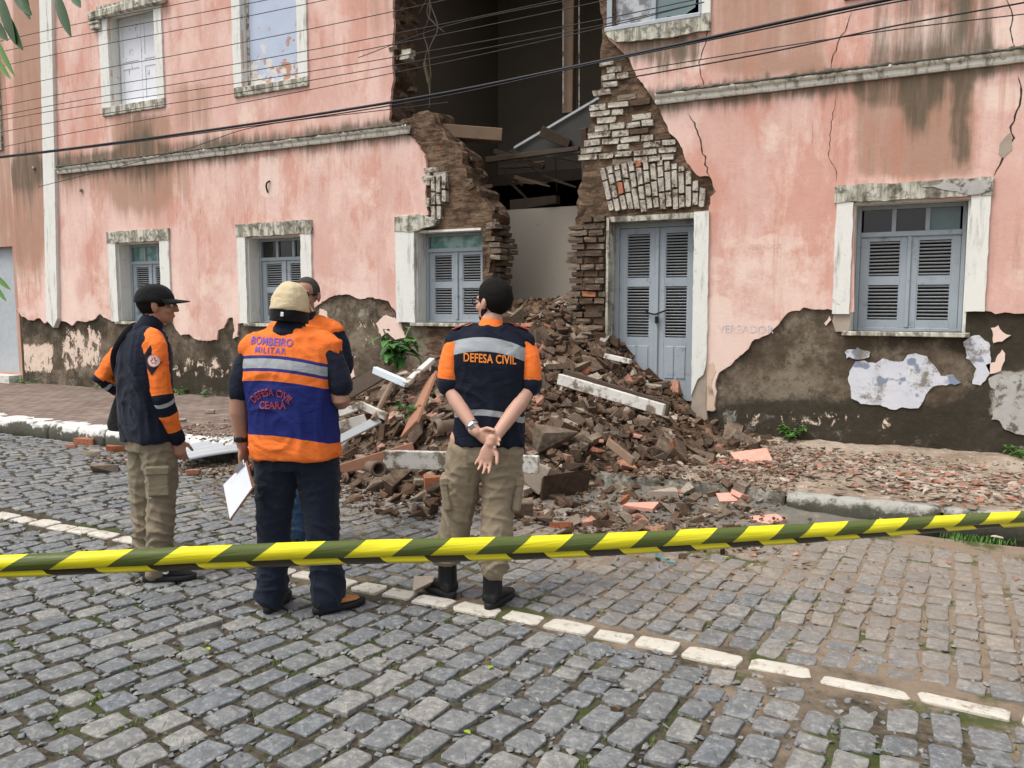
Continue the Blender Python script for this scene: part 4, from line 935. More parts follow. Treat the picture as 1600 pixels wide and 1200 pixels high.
for L, y, lab in (([(655, -90), (672, 10), (662, 50), (668, 75), (672, 110), (671, 168)], 9.6, 'long dry root hanging down the left side of the breach'), ([(700, -60), (668, 12), (678, 36), (694, 50)], 9.62, 'short forked dry root high in the breach'), ([(672, 6), (684, 42), (675, 66), (670, 82), (674, 120)], 9.64, 'looped dry root beside the long one'), ([(655, 20), (664, 4), (690, -40)], 9.6, 'curling root at the very top of the breach')):
    bm = bmesh.new(); pts = spline([W3(a, b, y + R.uniform(-.06, .06)) for a, b in L], 5); tube(bm, pts, [.011 - .006 * i / len(pts) for i in range(len(pts))], 5); tag(obj('hanging_root', bm, M['root'], smooth=True), lab, 'root')
bm = bmesh.new(); tube(bm, spline([W3(668, 78, 9.6), W3(664, 100, 9.6), W3(670, 130, 9.6), W3(672, 150, 9.6)], 5), [.02] * 5 + [.045] * 6 + [.02] * 5, 6, .4); tag(obj('hanging_cloth', bm, simple('old_rag', (.22, .20, .12), .9), smooth=True), 'greenish rag caught on the long hanging root', 'rag')

# ================================================================== THE RUBBLE
XS = [-8.4, -7.2, -6.6, -6.1, -5.5, -4.9, -4.1, -3.6, -3.1, -2.5, -2.1, -1.6, -1.0]
HS = [0, 0, .0, .32, 1.10, 1.60, 1.74, 1.35, .84, .40, .15, .03, 0]
def heap(x, y):
    g = float(np.interp(x, XS, HS)); front = 5.5 + .12 * math.sin(x * 2.3) + max(0, x + 3.5) * .95 + max(0, -5.8 - x) * 1.6
    u = (y - front) / (9.25 - front)
    if u <= 0: return 0
    u = min(1, u); lo = .30 * min(1, u * 5) * min(1, g * 2.0); return g * (u ** 1.15) * .93 + lo * (1 - u) + .05 * fbm(x * 2.5, y * 2.5, 5) * min(1, u * 4) * min(1, g * 3)
def floor_z(x, y):
    if 5.5 < y < 6.4 and -2.9 < x < -.5: return max(0, -.012 + .17 * max(0, y - 5.75))
    return .0 if y < (6.02 if x < -6.3 else 6.4) else .18
def surf(x, y): return max(heap(x, y) + (.0 if y < 6.1 else .05), floor_z(x, y))
hm = grid_mesh(-8.6, -.8, 5.2, 10.3, .06, lambda x, y: heap(x, min(y, 9.4)) + .07 + .05 * fbm(x * 5, y * 5, 1) - .10 + (.0 if heap(x, y) > .02 else -.3))
tag(obj('rubble_earth', hm, M['earth']), 'loose brown earth and crushed mortar forming the body of the rubble heap', 'earth heap', kind='stuff')
CH = [hull_mesh(R.randint(12, 18), (1, R.uniform(.6, .9), R.uniform(.45, .75)), R, boxy=.45) for _ in range(22)]
BK = [hull_mesh(16, (1, .52, .3), R, boxy=.93) for _ in range(12)]
def to_mesh(vf, mt, nm): me = bpy.data.meshes.new(nm); me.from_pydata(vf[0], [], vf[1]); me.materials.append(mt); return me
LIBR = {(k, m): [to_mesh(q, M[m], 'rubble') for q in (CH if k == 'c' else BK)] for k in 'cb' for m in ('rub', 'rub_d', 'rub_o', 'rub_p')}
def normal(x, y): e = .06; return Vector((surf(x - e, y) - surf(x + e, y), surf(x, y - e) - surf(x, y + e), 2 * e)).normalized()
pool = []
def density(x, y):
    h = heap(x, y)
    if h > .04: return 1
    d = 0
    if 5.0 < y < 6.6 and -5.6 < x < -1.2: d = .30
    if -3.4 < x < -1.6 and 6.5 < y < 8.9: d = .14
    return d
spots = []
tries = 0
while len(spots) < 3400 and tries < 60000:
    tries += 1; x = R.uniform(-8.2, -.6); y = R.uniform(4.7, 9.5)
    if R.random() > density(x, y): continue
    s = min(.31, .055 + R.expovariate(1 / .046)); 
    if heap(x, y) < .04: s = min(s, .13)
    spots.append((x, y, s))
spots.sort(key=lambda q: -q[2] / project(q[0], q[1], .4)[2])
KIND = {'rub': ('broken brown mud brick lying loose on the rubble heap', 'brown bricks of the rubble heap'), 'rub_d': ('dark damp lump of brick and earth in the rubble heap', 'dark lumps of the rubble heap'),
        'rub_o': ('orange fired brick fragment lying among the rubble', 'orange fragments of the rubble heap'), 'rub_p': ('pale chunk of lime mortar lying among the rubble', 'pale mortar chunks of the rubble heap')}
LAND = [((630, 600), 'by the pale blue frame bars'), ((655, 640), 'beside the leaning red brown board'), ((590, 650), 'among the white laths at the left'), ((600, 725), 'near the clay pipe and splintered plank'), ((700, 520), 'under the sill of the window left of the breach'), ((830, 480), 'at the summit inside the breach'), ((900, 530), 'high below the broken jamb'),
        ((950, 590), 'just above the long white board'), ((1000, 590), 'at the foot of the grey louvred door'), ((940, 650), 'below the long white board'), ((1060, 660), 'at the right flank under the door jamb'), ((880, 700), 'right of the bearded man near the kerb'), ((1000, 720), 'low on the right slope above the kerb'), ((740, 760), 'around the legs of the bearded man'), ((860, 790), 'on the road below the big dark clod'), ((980, 790), 'by the gutter apron'), ((840, 600), 'behind the right arm of the bearded man'), ((660, 770), 'at the front foot of the heap'), ((540, 760), 'on the road behind the stout man'), ((1150, 710), 'on the pavement by the pink slab')]
small = []
for i, (x, y, s) in enumerate(spots):
    r_ = R.random(); m = 'rub' if r_ < .56 else 'rub_d' if r_ < .83 else 'rub_o' if r_ < .89 else 'rub_p'
    if m == 'rub_p': s *= .75
    k = 'b' if R.random() < .62 else 'c'; n_ = normal(x, y); q = Vector((0, 0, 1)).rotation_difference((n_ + Vector([R.uniform(-.6, .6) for _ in range(3)])).normalized()).to_matrix().to_4x4() @ Matrix.Rotation(R.uniform(0, 6.28), 4, 'Z')
    mt = Matrix.Translation((x, y, surf(x, y) + s * R.uniform(-.12, .20))) @ q @ Matrix.Diagonal((s * R.uniform(.9, 1.35), s * R.uniform(.8, 1.2), s * R.uniform(.8, 1.4) * (1.2 if k == 'b' else 1), 1))
    if i < 290:
        nm = 'broken_brick' if m != 'rub_p' else 'mortar_chunk'; o = bpy.data.objects.new(nm, R.choice(LIBR[(k, m)])); link(o); o.matrix_basis = mt; ux, uy, _ = project(x, y, surf(x, y)); wh = min(LAND, key=lambda q: math.hypot(q[0][0] - ux, q[0][1] - uy))[1]
        tag(o, ('big ' if s > .2 else 'mid sized ' if s > .13 else 'small ') + {'rub': 'brown mud brick piece ', 'rub_d': 'dark damp brick lump ', 'rub_o': 'orange brick fragment ', 'rub_p': 'pale mortar chunk '}[m] + wh, 'rubble', KIND[m][1])
    else:
        v, f = R.choice(CH if k == 'c' else BK); small.append((v, f, mt, {'rub': R.uniform(0, .5), 'rub_d': R.uniform(0, .25), 'rub_o': R.uniform(.93, 1), 'rub_p': R.uniform(.72, .9)}[m]))
CR = [hull_mesh(9, (1, .8, .5), R, boxy=.3) for _ in range(10)]
def crumbs(n, fx, smin, smax, tint):
    for _ in range(n):
        x, y = fx(); s = R.uniform(smin, smax)
        small.append((*R.choice(CR), Matrix.Translation((x, y, surf(x, y) + s * .18)) @ rot(R.uniform(-.3, .3), R.uniform(-.3, .3), R.uniform(0, 6)).to_4x4() @ Matrix.Diagonal((s, s * .8, s * R.uniform(.5, 1), 1)), tint()))
def pick(*boxes):
    def f_():
        b = R.choice(boxes); return R.gauss(b[0], b[1]), R.gauss(b[2], b[3])
    return f_
mixt = lambda: R.choice((R.uniform(0, .6), R.uniform(0, .6), R.uniform(.2, .7), R.uniform(.2, .7), R.uniform(.7, .9)))
crumbs(9500, lambda: (R.uniform(-7.8, -1), R.uniform(5.3, 9.4)), .02, .055, mixt)
crumbs(900, pick((-3.8, .8, 5.2, .35), (-2.0, .5, 5.6, .4), (-5.2, .8, 5.4, .3)), .015, .05, mixt)
crumbs(1500, lambda: (R.uniform(-3.2, 2.2), R.uniform(6.6, 8.9)), .012, .04, mixt)
small_o = []
def flat_bits(n, fx, smin, smax, tint):
    for _ in range(n):
        x, y = fx(); s = R.uniform(smin, smax)
        small.append((*R.choice(CR), Matrix.Translation((x, y, surf(x, y) + .012)) @ rot(R.uniform(-.25, .25), R.uniform(-.25, .25), R.uniform(0, 6)).to_4x4() @ Matrix.Diagonal((s, s * .8, s * .3, 1)), tint()))
flat_bits(1100, pick((-.5, .5, 7.7, .4), (.1, .4, 7.3, .35)), .03, .11, lambda: R.uniform(.76, .96))
flat_bits(500, pick((-1.5, .5, 7.6, .5), (1.0, .5, 7.4, .5)), .03, .09, lambda: R.choice((R.uniform(.72, .9), .95, .4)))
flat_bits(700, lambda: (R.uniform(-4.5, 2.2), 3.8 + 2.4 * R.random() ** .6), .008, .028, lambda: R.choice((R.uniform(.3, .6), R.uniform(.72, .9), R.uniform(.5, .7))))
flat_bits(160, pick((-2.2, .9, 5.1, .35), (-8, 1.5, 5.6, .25), (-5, 1, 4.7, .4), (-.3, .8, 5.3, .3)), .02, .06, lambda: R.choice((R.uniform(.72, .9), .97, .4)))
joined('small_rubble', small, M['rub_j'], None, smooth=False)
tag(bpy.data.objects['small_rubble'], 'crumbs of brick, mortar and plaster strewn over the heap, pavement and road', 'rubble')

def slabobj(nm, px, py, z, size, mat, lab, cat='slab', rz=0, rx=0, ry=0, boxy=.9, seed=1):
    rn = random.Random(seed); v, f = hull_mesh(16, (1, 1, 1), rn, boxy); me = to_mesh((v, f), mat, nm); p = G(px, py, z); o = bpy.data.objects.new(nm, me); link(o)
    o.matrix_basis = Matrix.Translation(p) @ rot(rx, ry, rz + YAW).to_4x4() @ Matrix.Diagonal((*size, 1)); return tag(o, lab, cat)
slabobj('plaster_slab', 1175, 712, .22, (.34, .26, .05), M['pinkslab'], 'flat pink plaster slab lying on the dusty pavement right of the heap', rx=.25, seed=3)
slabobj('plaster_slab', 1140, 776, .11, (.20, .13, .04), M['pinkslab'], 'left pink plaster piece on the wet gutter apron', rx=.35, ry=-.2, seed=5)
slabobj('plaster_slab', 1160, 774, .12, (.17, .12, .04), M['pinkslab'], 'right pink plaster piece on the wet gutter apron', rx=.2, ry=.3, rz=.6, seed=6)
slabobj('plaster_slab', 1002, 790, .05, (.26, .15, .04), M['pinkslab'], 'pale pink slab edge up on the road beside the gutter', rz=-.5, rx=.2, seed=7)
slabobj('plaster_slab', 1200, 812, .03, (.24, .16, .04), M['pinkslab'], 'worn pink slab lying flat near the tape at the gutter', rz=.3, seed=17)
slabobj('mortar_slab', 1035, 770, .09, (.26, .19, .07), M['paleslab'], 'rounded grey brown mortar slab on the gutter edge', seed=8)
slabobj('mortar_clod', 872, 748, .16, (.46, .34, .30), M['rub_d'], 'big dark clod at the kerb right of the bearded man', 'rubble', rz=.4, rx=.3, boxy=.5, seed=9)
slabobj('mortar_clod', 832, 742, .20, (.26, .10, .26), M['paleslab'], 'upright pale clod leaning on the big dark clod', 'rubble', rz=-.3, ry=.4, boxy=.6, seed=19)
slabobj('mortar_clod', 798, 795, .07, (.34, .2, .14), M['rub'], 'flattish brown clod on the road below the big dark clod', 'rubble', boxy=.5, seed=10)
slabobj('hollow_brick', 679, 757, .12, (.18, .16, .16), M['obrick'], 'orange hollow brick standing behind the legs of the bearded man', 'brick', rz=.2, seed=11)
slabobj('hollow_brick', 752, 745, .14, (.20, .14, .17), M['obrick'], 'orange brown brick between the legs of the bearded man', 'brick', rz=-.4, ry=.3, seed=12)
slabobj('cut_stone', 662, 912, .05, (.12, .09, .06), M['paleslab'], 'pale wedge stone beside the left boot on the white line', 'stone', seed=13)
slabobj('road_pebble', 963, 1107, .012, (.06, .045, .035), M['rub_d'], 'dark brown lump lying on a sett below the white line', 'stone', boxy=0, seed=14)
slabobj('road_pebble', 598, 1034, .01, (.035, .03, .02), M['rub_p'], 'small pale pebble in front of the man with the clipboard', 'stone', boxy=0, seed=15)
for i, (px_, py_, s, m, lab) in enumerate([(135, 690, .26, 'rub_o', 'long broken brick lying in the road near the left kerb'), (112, 697, .12, 'rub_o', 'small red brick piece left of the long broken brick'), (182, 700, .2, 'rub_o', 'pale orange tile sliver by the knees of the man in black cap'), (142, 709, .18, 'rub_p', 'flat tan stone lying on the road left of the man in black cap'), (165, 732, .26, 'rub', 'brown brick lump by the trousers of the man in black cap'),
                                          (300, 737, .12, 'rub_o', 'square brick bit in front of the corrugated sheet'), (327, 643, .14, 'rub_p', 'pink stone on the left pavement behind the kerb'), (283, 657, .12, 'rub_p', 'tan lump on the pavement behind the man in black cap'), (262, 788, .1, 'rub_p', 'cream chip on the road right of the man in black cap'), (850, 812, .13, 'rub_d', 'dark round stone alone on the setts behind the bearded man')]):
    slabobj('brick_fragment', px_, py_, .03 if py_ > 670 else .22, (s, s * .55, s * .35), M[m], lab, 'brick', rz=R.uniform(-.5, .5), seed=30 + i)
# boards, frames, pipes: end points read off as sight lines met at a chosen depth
def beam_px(nm, a, b, wd, th, mat, lab, cat='board', up=(0, 1, 0), wd2=None): return plainbox_(nm, D3(*a), D3(*b), wd, th, mat, lab, cat, Vector(up), wd2, None, .005)
beam_px('long_board', (873, 592, 7.55), (1038, 641, 6.9), .10, .045, M['board_w'], 'long white painted board lying aslant on the heap below the door')
beam_px('dark_board', (880, 586, 7.75), (1046, 640, 7.0), .12, .03, M['wood_d'], 'dark board lying just behind the long white board')
beam_px('white_plank', (600, 717, 6.0), (700, 720, 5.95), .13, .05, M['board_w'], 'whitewashed plank end left of the bearded man')
beam_px('white_plank', (700, 720, 5.93), (842, 726, 5.75), .125, .05, M['board_w'], 'broad whitewashed plank passing behind the hands of the bearded man')
beam_px('red_brown_board', (640, 672, 6.1), (676, 588, 6.9), .20, .03, M['wood_r'], 'wide red brown board leaning upright against the heap', wd2=.13)
beam_px('splintered_board', (524, 734, 6.0), (648, 706, 6.1), .06, .03, M['wood_r'], 'pointed reddish plank lying low at the left of the heap', wd2=.15)
beam_px('frame_piece', (585, 578, 6.9), (636, 600, 6.7), .06, .05, M['frame_w'], 'pale blue frame bar sloping down to the broken corner')
beam_px('frame_piece', (634, 600, 6.68), (676, 562, 7.0), .06, .04, M['board_w'], 'pale frame bar rising right from the broken corner')
beam_px('dark_board', (540, 615, 6.8), (600, 580, 7.1), .15, .02, M['wood_d'], 'dark flat board under the pale blue frame bar')
beam_px('thin_plank', (583, 655, 6.3), (612, 598, 6.8), .05, .03, M['wood_b'], 'thin brown stick propped under the frame corner')
beam_px('white_plank', (520, 650, 6.3), (566, 634, 6.5), .06, .03, M['board_w'], 'upper pale lath beside the man in the orange vest')
beam_px('white_plank', (562, 632, 6.45), (606, 652, 6.3), .06, .03, M['board_w'], 'pale lath crossing down to the right')
beam_px('white_plank', (520, 672, 6.1), (572, 657, 6.3), .10, .03, M['board_w'], 'wide cracked white plank beside the man in the orange vest')
beam_px('white_plank', (520, 692, 6.05), (592, 656, 6.35), .07, .025, M['metal_w'], 'shiny white strip lowest beside the man in the orange vest')
beam_px('thin_plank', (945, 556, 8.3), (985, 565, 8.0), .05, .04, M['board_w'], 'short pale lath high on the heap near the door jamb')
beam_px('thin_plank', (826, 580, 7.2), (848, 575, 7.2), .02, .02, M['board_w'], 'tiny white stick beside the right sleeve of the bearded man')
beam_px('thin_plank', (950, 690, 6.2), (990, 722, 5.9), .06, .03, M['wood_b'], 'grey brown plank poking from the right flank of the heap')
for a, b, lab in (((560, 738, 6.15), (608, 726, 6.15), 'clay pipe at the lower left of the heap with its open end left'), ((668, 670, 6.3), (712, 650, 6.7), 'clay pipe half hidden behind the bearded man')):
    a3, b3 = D3(*a) , D3(*b); a3 = D3(592, 733, 5.85) if '560' == str(a[0]) else D3(680, 668, 6.15); b3 = a3 + (D3(560, 724, 6.3) - D3(592, 733, 5.85)) * .9 if a[0] == 560 else a3 + Vector((.25, .35, .03))
    bm = bmesh.new(); d = (b3 - a3); rings = []
    T_ = d.normalized(); U_ = T_.cross(Vector((0, 0, 1))).normalized(); V_ = T_.cross(U_)
    for q, r in ((1, .045), (.12, .045), (.11, .058), (0, .058), (0, .040), (.9, .036)): rings.append([a3 + d * q + (U_ * math.cos(k * .3927) + V_ * math.sin(k * .3927)) * r for k in range(16)])
    ring_loft(bm, rings, False); bmesh.ops.recalc_face_normals(bm, faces=bm.faces); tag(obj('clay_pipe', bm, M['clay'], smooth=True), lab, 'pipe')
# corrugated sheet lying at the kerb
a, b = G(279, 729, .04), G(420, 706, .09); a2, b2 = G(283, 703, .10), G(420, 680, .16)
vs = []; fs = []; n1, n2 = 30, 20
for i in range(n1 + 1):
    for j in range(n2 + 1):
        u, v_ = i / n1, j / n2; p = (a.lerp(b, u * 1.8)).lerp(a2.lerp(b2, u * 1.8), v_); p.z += .04 + .030 * math.sin(v_ * 2 * math.pi * 4) + .012 * math.sin(u * 7) ; vs.append(p)
for i in range(n1):
    for j in range(n2): k = i * (n2 + 1) + j; fs.append((k, k + 1, k + n2 + 2, k + n2 + 1))
me = bpy.data.meshes.new('s'); me.from_pydata(vs, [], fs); me.shade_smooth(); o = tag(obj('corrugated_sheet', me, M['metal_w']), 'white corrugated roofing sheet lying by the kerb behind the clipboard', 'roofing sheet'); sdm = o.modifiers.new('t', 'SOLIDIFY'); sdm.thickness = .006

# ================================================================== PLANTS
def leaf_shape(v, f, base, d, up, L, wd, curl=.3, n=5):
    d = d.normalized(); s = d.cross(up).normalized(); up = s.cross(d); k0 = len(v)
    for i in range(n + 1):
        t_ = i / n; w2 = wd * math.sin(math.pi * min(1, t_ * .93 + .04)) ** .8; p = base + d * L * t_ - up * curl * L * t_ * t_
        v += [tuple(p - s * w2 + up * w2 * .25), tuple(p), tuple(p + s * w2 + up * w2 * .25)]
    for i in range(n):
        for j in (0, 1): k = k0 + i * 3 + j; f.append((k, k + 1, k + 4, k + 3))
def leafy(nm, base, n, size, spread, height, mat, lab, cat='plant', curl=.4, stems=5):
    root = empty(nm, base, 0, lab, cat); v = []; f = []; bm = bmesh.new()
    for s_ in range(stems):
        a = R.uniform(0, 6.28); tip = Vector((math.cos(a) * spread * R.uniform(.2, 1), math.sin(a) * spread * R.uniform(.2, 1), height * R.uniform(.5, 1))); pts = spline([(0, 0, 0), tip * .5 + Vector((0, 0, height * .12)), tip], 4)
        tube(bm, pts, size * .04, 5)
        for k in range(n // stems):
            p = pts[R.randint(2, len(pts) - 1)]; b = R.uniform(0, 6.28); d = Vector((math.cos(b), math.sin(b), R.uniform(-.3, .7)))
            leaf_shape(v, f, Vector(p), d, Vector((0, 0, 1)), size * R.uniform(.6, 1.2), size * .26 * R.uniform(.7, 1.2), curl)
    me = bpy.data.meshes.new('foliage'); me.from_pydata(v, [], f); me.shade_smooth(); obj('foliage', me, mat, root); obj('stem', bm, mat, root); return root
leafy('leafy_plant', D3(620, 580, 8.3), 60, .17, .28, .42, M['leafb'], 'bright broad leaved plant growing beside the left of the heap under the window', curl=.6, stems=8)
leafy('leafy_plant', D3(634, 655, 6.4), 24, .07, .12, .16, M['leafb'], 'small green sprig in the heap beside the leaning board', stems=4)
for i, (px_, py_, n, s, sp, h, lab) in enumerate([(1232, 684, 80, .07, .24, .14, 'low weed clump at the wall foot right of the heap'), (1590, 712, 50, .06, .22, .10, 'low weeds at the wall foot at the right edge'), (40, 600, 60, .06, .35, .12, 'low weed tuft at the wall foot at the left edge'), (280, 612, 46, .06, .3, .13, 'weeds at the wall foot between the two left windows'), (148, 603, 30, .05, .3, .08, 'tiny weeds at the wall foot behind the man in black cap'), (320, 614, 24, .05, .15, .09, 'small weed right of the tuft between the two left windows')]):
    p = W3(px_, py_, YW - .14); p.z = .20 if i > 1 else .19; leafy('weed', p, n, s, sp, h, M['leaf'], lab, 'weed', stems=8)
v = []; f = []
for _ in range(60):
    p = G(R.uniform(1490, 1640), R.uniform(826, 846), 0); blades(v, f, p.x, p.y, -.02, 30, .10, .05, .003, .8)
me = bpy.data.meshes.new('grass'); me.from_pydata(v, [], f); tag(obj('grass_patch', me, M['leaf']), 'patch of green grass in the gutter by the right end of the tape', 'grass', kind='stuff')
for q in ((770, 1040), (725, 1141), (322, 1012), (1130, 870)):
    v = []; f = []; p = G(*q, .012); leaf_shape(v, f, p, Vector((R.uniform(-1, 1), R.uniform(-1, 1), .1)), Vector((0, 0, 1)), .035, .011, .1); me = bpy.data.meshes.new('l'); me.from_pydata(v, [], f)
    tag(obj('fallen_leaf', me, simple('fallen_leaf_green', (.22, .34, .03), .6)), {770: 'yellow green leaf on the setts below the white line', 725: 'green leaf on the setts low in the middle', 322: 'small leaf on the setts left of the brown shoe', 1130: 'small leaf on the setts just below the tape'}[q[0]], 'leaf')
bm = bmesh.new(); tube(bm, spline([G(1022, 858, .01), G(1026, 868, .02), G(1040, 875, .01), G(1055, 880, .01)], 5), .004, 5); tag(obj('string', bm, simple('turquoise', (.03, .3, .27), .6), smooth=True), 'turquoise string lying on the setts below the tape', 'string')

# palm frond hanging into the top left corner
pf = empty('palm_frond', CF(-2.3, 2.9, 3.3), 0, 'green palm frond tips hanging into the top left corner', 'palm frond')
O = pf.location.copy()
bm = bmesh.new(); rach = spline([CF(-3.4, 2.7, 2.7), CF(-2.6, 2.9, 3.1), CF(-2.0, 2.95, 3.25), CF(-1.3, 3.0, 3.3)], 8); tube(bm, [p - O for p in rach], [.014] * len(rach), 6); obj('midrib', bm, M['palm'], pf, True)
for a, b, L in [((88, -12), (108, 55), 0), ((2, 10), (32, 76), 0), ((20, -15), (47, 22), 0), ((-8, 88), (14, 122), 1), ((-6, 60), (20, 118), 1), ((-12, 30), (10, 62), 0), ((112, -20), (124, 10), 0), ((-10, 428), (14, 452), 1), ((-12, 440), (8, 470), 1), ((30, -30), (44, 28), 0), ((0, -10), (20, 66), 0)]:
    v = []; f = []; p0 = D3(*a, 2.9); p1 = D3(*b, 2.85); leaf_shape(v, f, p0 - O, p1 - p0, Vector((.3, -1, .1)), (p1 - p0).length, .020 if not L else .010, .05, 6); me = bpy.data.meshes.new('leaflet'); me.from_pydata(v, [], f); me.shade_smooth(); obj('leaflet', me, M['palm'] if not L else M['leaf'], pf)

# ================================================================== WIRES
def wire(L, r, lab, y=6.7, mat='wire'):
    pts = [W3(a, b, y) for a, b in L]; pts = spline(pts, 6); bm = bmesh.new(); tube(bm, pts, r, 6); tag(obj('overhead_wire' if mat == 'wire' else 'overhead_cable', bm, M[mat], smooth=True), lab, 'wire' if mat == 'wire' else 'cable')
wire([(-200, 262), (0, 245), (300, 207), (640, 155), (940, 95), (1200, 39), (1400, -3), (1700, -60)], .0135, 'thick black cable bundle sagging across the whole facade', mat='cable')
wire([(-200, 268), (0, 247), (300, 210), (640, 160), (940, 97), (1200, 44), (1400, 3), (1700, -50)], .006, 'thin black line lashed under the thick cable bundle', 6.69, 'cable')
LW = [(44, -62, 'topmost'), (62, -38, 'second from top'), (84, -20, 'third from top'), (121, 21, 'fourth from top'), (148, 56, 'fifth from top'), (163, 72, 'sixth from top'), (172, 92, 'seventh from top'), (190, 105, 'eighth from top'), (212, 117, 'ninth from top')]
for a, b, nm in LW:
    sl = (b - a) / 510; wire([(-150, a - 240 * sl + 6), (90, a), (345, (a + b) / 2 + 2), (600, b), (900, b + 300 * sl * 1.15), (1100, b + 500 * sl * 1.22)], .0042, nm + ' of the thin wires crossing the left half of the facade')
wire([(60, 292), (280, 236), (400, 198), (600, 172), (700, 160)], .004, 'faint slack wire under the thick cable at the left')
wire([(560, 90), (700, 40), (890, 0), (1000, -24)], .004, 'thin wire crossing the dark breach near the top')
wire([(980, 122), (1200, 82), (1400, 40), (1600, 4), (1700, -16)], .006, 'upper of the two wires crossing at the right', mat='cable')
wire([(980, 112), (1200, 76), (1400, 46), (1600, 22), (1700, 10)], .004, 'lower of the two wires crossing at the right', 6.75, mat='cable')

# ================================================================== BARRIER TAPE
t = NT('barrier_tape'); uv = t.node('ShaderNodeUVMap'); s3 = t.xyz(uv.outputs[0]); u_, v_ = s3[0], s3[1]
up_ = t.math('GREATER_THAN', v_, .36)
k1 = t.math('LESS_THAN', t.math('FRACT', t.math('SUBTRACT', u_, t.math('MULTIPLY', v_, .40))), .54)
k2 = t.math('LESS_THAN', t.math('FRACT', t.math('ADD', t.math('ADD', u_, .34), t.math('MULTIPLY', v_, .35))), .52)
yel = (.78, .70, .015)
c = t.mix(up_, t.mix(k2, (.045, .038, .02), (.88, .76, .03)), t.mix(k1, (.085, .11, .022), yel))
t.bump(t.noise(1, 3, .5, t.coords('Object', (6, 6, 90))), .35, .01); M['tape'] = t.done(c, .25, .5)
tp = []; 
bm = bmesh.new(); uvl = bm.loops.layers.uv.new('UVMap'); n = 160; rows = []
A0, B0 = D3(-60, 888, 1.72), D3(1680, 808, 2.55); dl_ = B0 - A0; A0, B0 = A0 - dl_ * .5, B0 + dl_ * .6; n = 330
for i in range(n + 1):
    u = i / n; p = A0.lerp(B0, u); px_ = project(*p)[0]; um = u * 2.1 - .5; wd = .050 + .012 * max(0, math.sin(max(0, min(1, um * 1.15)) * math.pi)) ** 1.2
    p.z += .004 * math.sin(um * 9) - .012 * math.sin(max(0, min(1, um)) * math.pi); row = []
    for v_i, off, zz in ((0, .004, -.5), (.18, -.004, -.34), (.355, .0, -.17), (.365, -.009, -.16), (.6, -.014, .1), (.8, -.010, .3), (1.0, .0, .5)):
        row.append((bm.verts.new(p + CF(.0, off + .003 * math.sin(u * 40) + .003 * N(u * 60, v_i * 3, 0), 0) + Vector((0, 0, zz * wd))), u * (B0 - A0).length / .205, v_i))
    rows.append(row)
for a, b in zip(rows, rows[1:]):
    for j in range(len(a) - 1):
        fc = bm.faces.new((a[j][0], b[j][0], b[j + 1][0], a[j + 1][0]))
        for l, q in zip(fc.loops, (a[j], b[j], b[j + 1], a[j + 1])): l[uvl].uv = (q[1], q[2])
tp = obj('barrier_tape', bm, M['tape'], None, True); tag(tp, 'yellow and dark green striped barrier tape stretched across the street', 'barrier tape'); sdm = tp.modifiers.new('t', 'SOLIDIFY'); sdm.thickness = .0015

# ================================================================== PEOPLE
def skin_mat(name, a):
    t = NT(name); c = t.mix(t.noise(18, 4), [x * .88 for x in a], [min(1, x * 1.08) for x in a]); t.p.inputs['Subsurface Weight'].default_value = .08
    t.p.inputs['Subsurface Radius'].default_value = (.02, .008, .004); t.bump(t.noise(120, 3), .1, .002); return t.done(c, .55, .35)
M['skin1'] = skin_mat('tan_skin', (.37, .19, .12)); M['skin2'] = skin_mat('ruddy_skin', (.40, .21, .145)); M['skin3'] = skin_mat('light_skin', (.52, .30, .22)); M['skin4'] = skin_mat('brown_skin', (.34, .18, .12))
M['hair'] = simple('black_hair', (.009, .008, .007), .85, .3, 60, spec=.12, bump=.6, bd=.004); M['hairg'] = simple('greying_hair', (.045, .038, .034), .85, .4, 60, bump=.6)
def cloth(name, col, var=.18, rough=.85, bscale=900, fold=True):
    t = NT(name); c = t.mix(t.noise(6, 4), [x * (1 - var) for x in col], [min(1, x * (1 + var)) for x in col])
    h = t.noise(240, 2, .5)
    if fold: h = t.math('ADD', t.math('MULTIPLY', h, .12), t.noise(1, 3, .5, t.coords('Object', (9, 9, 16)), dist=.8))
    t.bump(h, .55, .02); t.p.inputs['Sheen Weight'].default_value = .08; return t.done(c, rough, .12)
NAVY = (.010, .013, .024)
M['khaki'] = cloth('khaki_twill', (.25, .20, .135)); M['khaki1'] = cloth('olive_khaki_twill', (.21, .172, .118)); M['denim_d'] = cloth('dark_denim', (.012, .016, .028)); M['denim'] = cloth('blue_denim', (.045, .085, .15))
M['navy'] = cloth('navy_cloth', NAVY); M['orange'] = cloth('orange_cloth', (.86, .19, .035), .08); M['blackc'] = cloth('black_cloth', (.008, .008, .009)); M['cream'] = cloth('cream_cap_cloth', (.56, .46, .29), .1)
M['leather'] = simple('black_leather', (.009, .009, .010), .45, .3, 20, bump=.3); M['tan_l'] = simple('tan_leather', (.40, .16, .055), .6, .2, 20, bump=.3); M['rubber'] = simple('black_rubber', (.012, .012, .012), .7, .2)
M['refl'] = simple('reflective_grey', (.40, .42, .43), .4, .06, 60, bump=.1); M['steel'] = simple('steel', (.6, .6, .62), .3, .1, metal=1, bump=0); M['paper'] = simple('white_paper', (.74, .76, .86), .7, .03, bump=0)
M['o_txt'] = simple('orange_print', (.85, .26, .04), .6, .05, bump=0); M['p_txt'] = simple('purple_print', (.13, .07, .32), .6, .05, bump=0); M['r_txt'] = simple('red_print', (.30, .045, .06), .6, .05, bump=0); M['w_txt'] = simple('white_print', (.75, .75, .75), .5, .05, bump=0)
